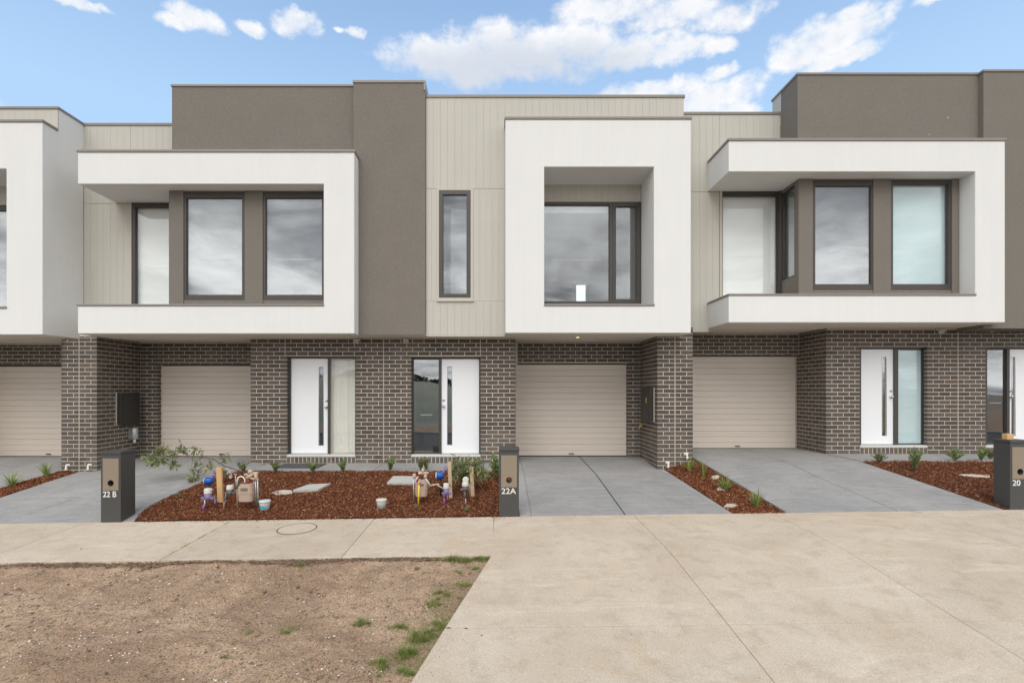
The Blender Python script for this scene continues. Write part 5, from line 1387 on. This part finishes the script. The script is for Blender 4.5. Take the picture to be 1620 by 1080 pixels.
for k in range(6500):
    if random.random() < .72:
        y = random.uniform(3.3, 5.84); d_ = abs(random.gauss(0, .16))+.01; x = edge(y)-d_
        if mnoise.noise(Vector((x*2, y*2.3, 4)))+random.gauss(0, .15) < -.05: continue
    elif random.random() < .6: y = YP-.006-abs(random.gauss(0, .05)); x = -.1-abs(random.gauss(0, .55))
    else: y = random.uniform(3.6, 5.6); x = -.4-abs(random.gauss(0, 1.0))
    if x > edge(min(y, 5.84))+.01: continue
    z = dz_(x, y); hh = random.uniform(.008, .035); th = random.uniform(0, 6.283); le = random.uniform(.4, 1.4)*hh
    w_ = random.uniform(.0009, .002); s2 = Vector((-math.sin(th), math.cos(th), 0))*w_
    p0 = Vector((x, y, z-.003)); p1 = p0+Vector((math.cos(th)*le*.35, math.sin(th)*le*.35, hh*.65)); p2 = p0+Vector((math.cos(th)*le, math.sin(th)*le, hh*.85))
    m.add([p0-s2, p0+s2, p1+s2*.8, p1-s2*.8, p2], [(0,1,2,3),(3,2,4)])
o = m.build('sparse_grass', M['leafgrass']); tag(o, 'sparse short grass blades scattered along the edge of the bare verge', 'grass', kind='stuff')
# weeds in the footpath joint
m = MB()
for k in range(260):
    t = random.choice([.15,.3,.32,.5,.55,.7,.9])+random.gauss(0, .03); t = min(.97, max(.02, t)); y = lerp(YP, YF, t); x = -3.87+random.gauss(0, .006); z = path_z(x, y)
    h_ = random.uniform(.006, .02); a = random.uniform(0, 6.283)
    m.add([(x-.002, y, z-.004), (x+.002, y, z-.004), (x+math.cos(a)*.015, y+math.sin(a)*.015, z+h_)], [(0,1,2)])
o = m.build('joint_weeds', M['leafgrass']); tag(o, 'tiny moss and weeds growing in a joint of the footpath', 'weeds', kind='stuff')
# litter of dry roots and crumbs along the footpath edge
m = MB()
for k in range(3800):
    if random.random() < .55: x = random.gauss(random.choice([-2.1, -2.35, -3.8, -1.1, -4.9]), .22)
    else: x = random.uniform(-7.5, -.3)
    y = YP-abs(random.gauss(0, .05))-.004; z = dz_(x, y)+random.uniform(0, .022); a = random.gauss(0, .5); L = random.uniform(.006, .034); w_ = random.uniform(.0012, .0045)
    d = Vector((math.cos(a), math.sin(a)*.5, random.uniform(-.2, .4)))*L; s2 = Vector((0, w_, w_*.5)); c = Vector((x, y, z))
    m.add([c-d-s2, c+d-s2, c+d+s2, c-d+s2+Vector((0,0,w_*2))], [(0,1,2,3)])
o = m.build('dry_roots', M['drygrass']); tag(o, 'dry brown roots and crumbs along the footpath edge', 'dry litter', kind='stuff')
# dead leaves and dark crumbs on the concrete
for px, py, l_, lab in ((709,993,.05,'dark curled leaf at the end of the crossing joint'), (737,994,.045,'second dark leaf fragment on the crossing joint'), (762,1005,.02,'dark crumb just below the crossing joint'), (408,834,.03,'dark twig on the footpath left of the round cover'), (128,868,.025,'dark speck on the left footpath slab')):
    c = on(px, py, path_z); a = random.uniform(-.4, .4); d = Vector((math.cos(a), math.sin(a), 0))*l_/2; s2 = Vector((-math.sin(a), math.cos(a), 0))*.006
    o = MB().add([c-d+Vector((0,0,.002)), c-s2+Vector((0,0,.006)), c+d+Vector((0,0,.002)), c+s2+Vector((0,0,.008))], [(0,1,2,3)]).build('dead_leaf', M['black']); tag(o, lab, 'dead leaf', 'dead leaves on the concrete')

# ================================================================ ACROSS THE STREET (seen in the glass)
vs = []; nx, ny = 60, 30
for j in range(ny+1):
    for i in range(nx+1):
        x = lerp(-34, 12, i/nx); y = lerp(-34, -12, j/ny); e = max(0, 1-((x+14)/19)**2)*max(0, 1-((y+23)/10)**2)
        vs.append((x, y, -.85+3.5*e**.8+mnoise.fractal(Vector((x*.5, y*.5, 0)), 1, 2, 4)*.35*min(1, e*6)))
fs = [(j*(nx+1)+i, j*(nx+1)+i+1, (j+1)*(nx+1)+i+1, (j+1)*(nx+1)+i) for j in range(ny) for i in range(nx)]
o = MB().add(vs, fs, True).build('earth_mound', M['mound']); tag(o, kind='structure')
m = MB()
for k in range(6000):
    if k % 2: cx = random.choice([-17, -12.5, -9.5, -7, -4.5, -2]); x = random.gauss(cx, .9); y = -23+random.gauss(0, .5); e_ = max(0, 1-((x+14)/19)**2); z = -.85+3.5*e_**.8+random.uniform(0, .55)*math.exp(-((x-cx)/1.2)**2)
    else: cx = random.choice([3, 7, 12, 17, 24, 30]); x = random.gauss(cx, 2.2); y = -37+random.gauss(0, 1); z = random.uniform(-.8, max(.3, 3.*math.exp(-((x-cx)/3)**2)))
    q = .22 if k % 2 else .6
    leaf(m, Vector((x, y, z)), Vector((random.uniform(-1,1), random.uniform(-1,1), random.uniform(-1,1))), q, q*.35)
o = m.build('scrub', M['farveg']); tag(o, 'dark scrub on the far side of the street', 'scrub', kind='stuff')
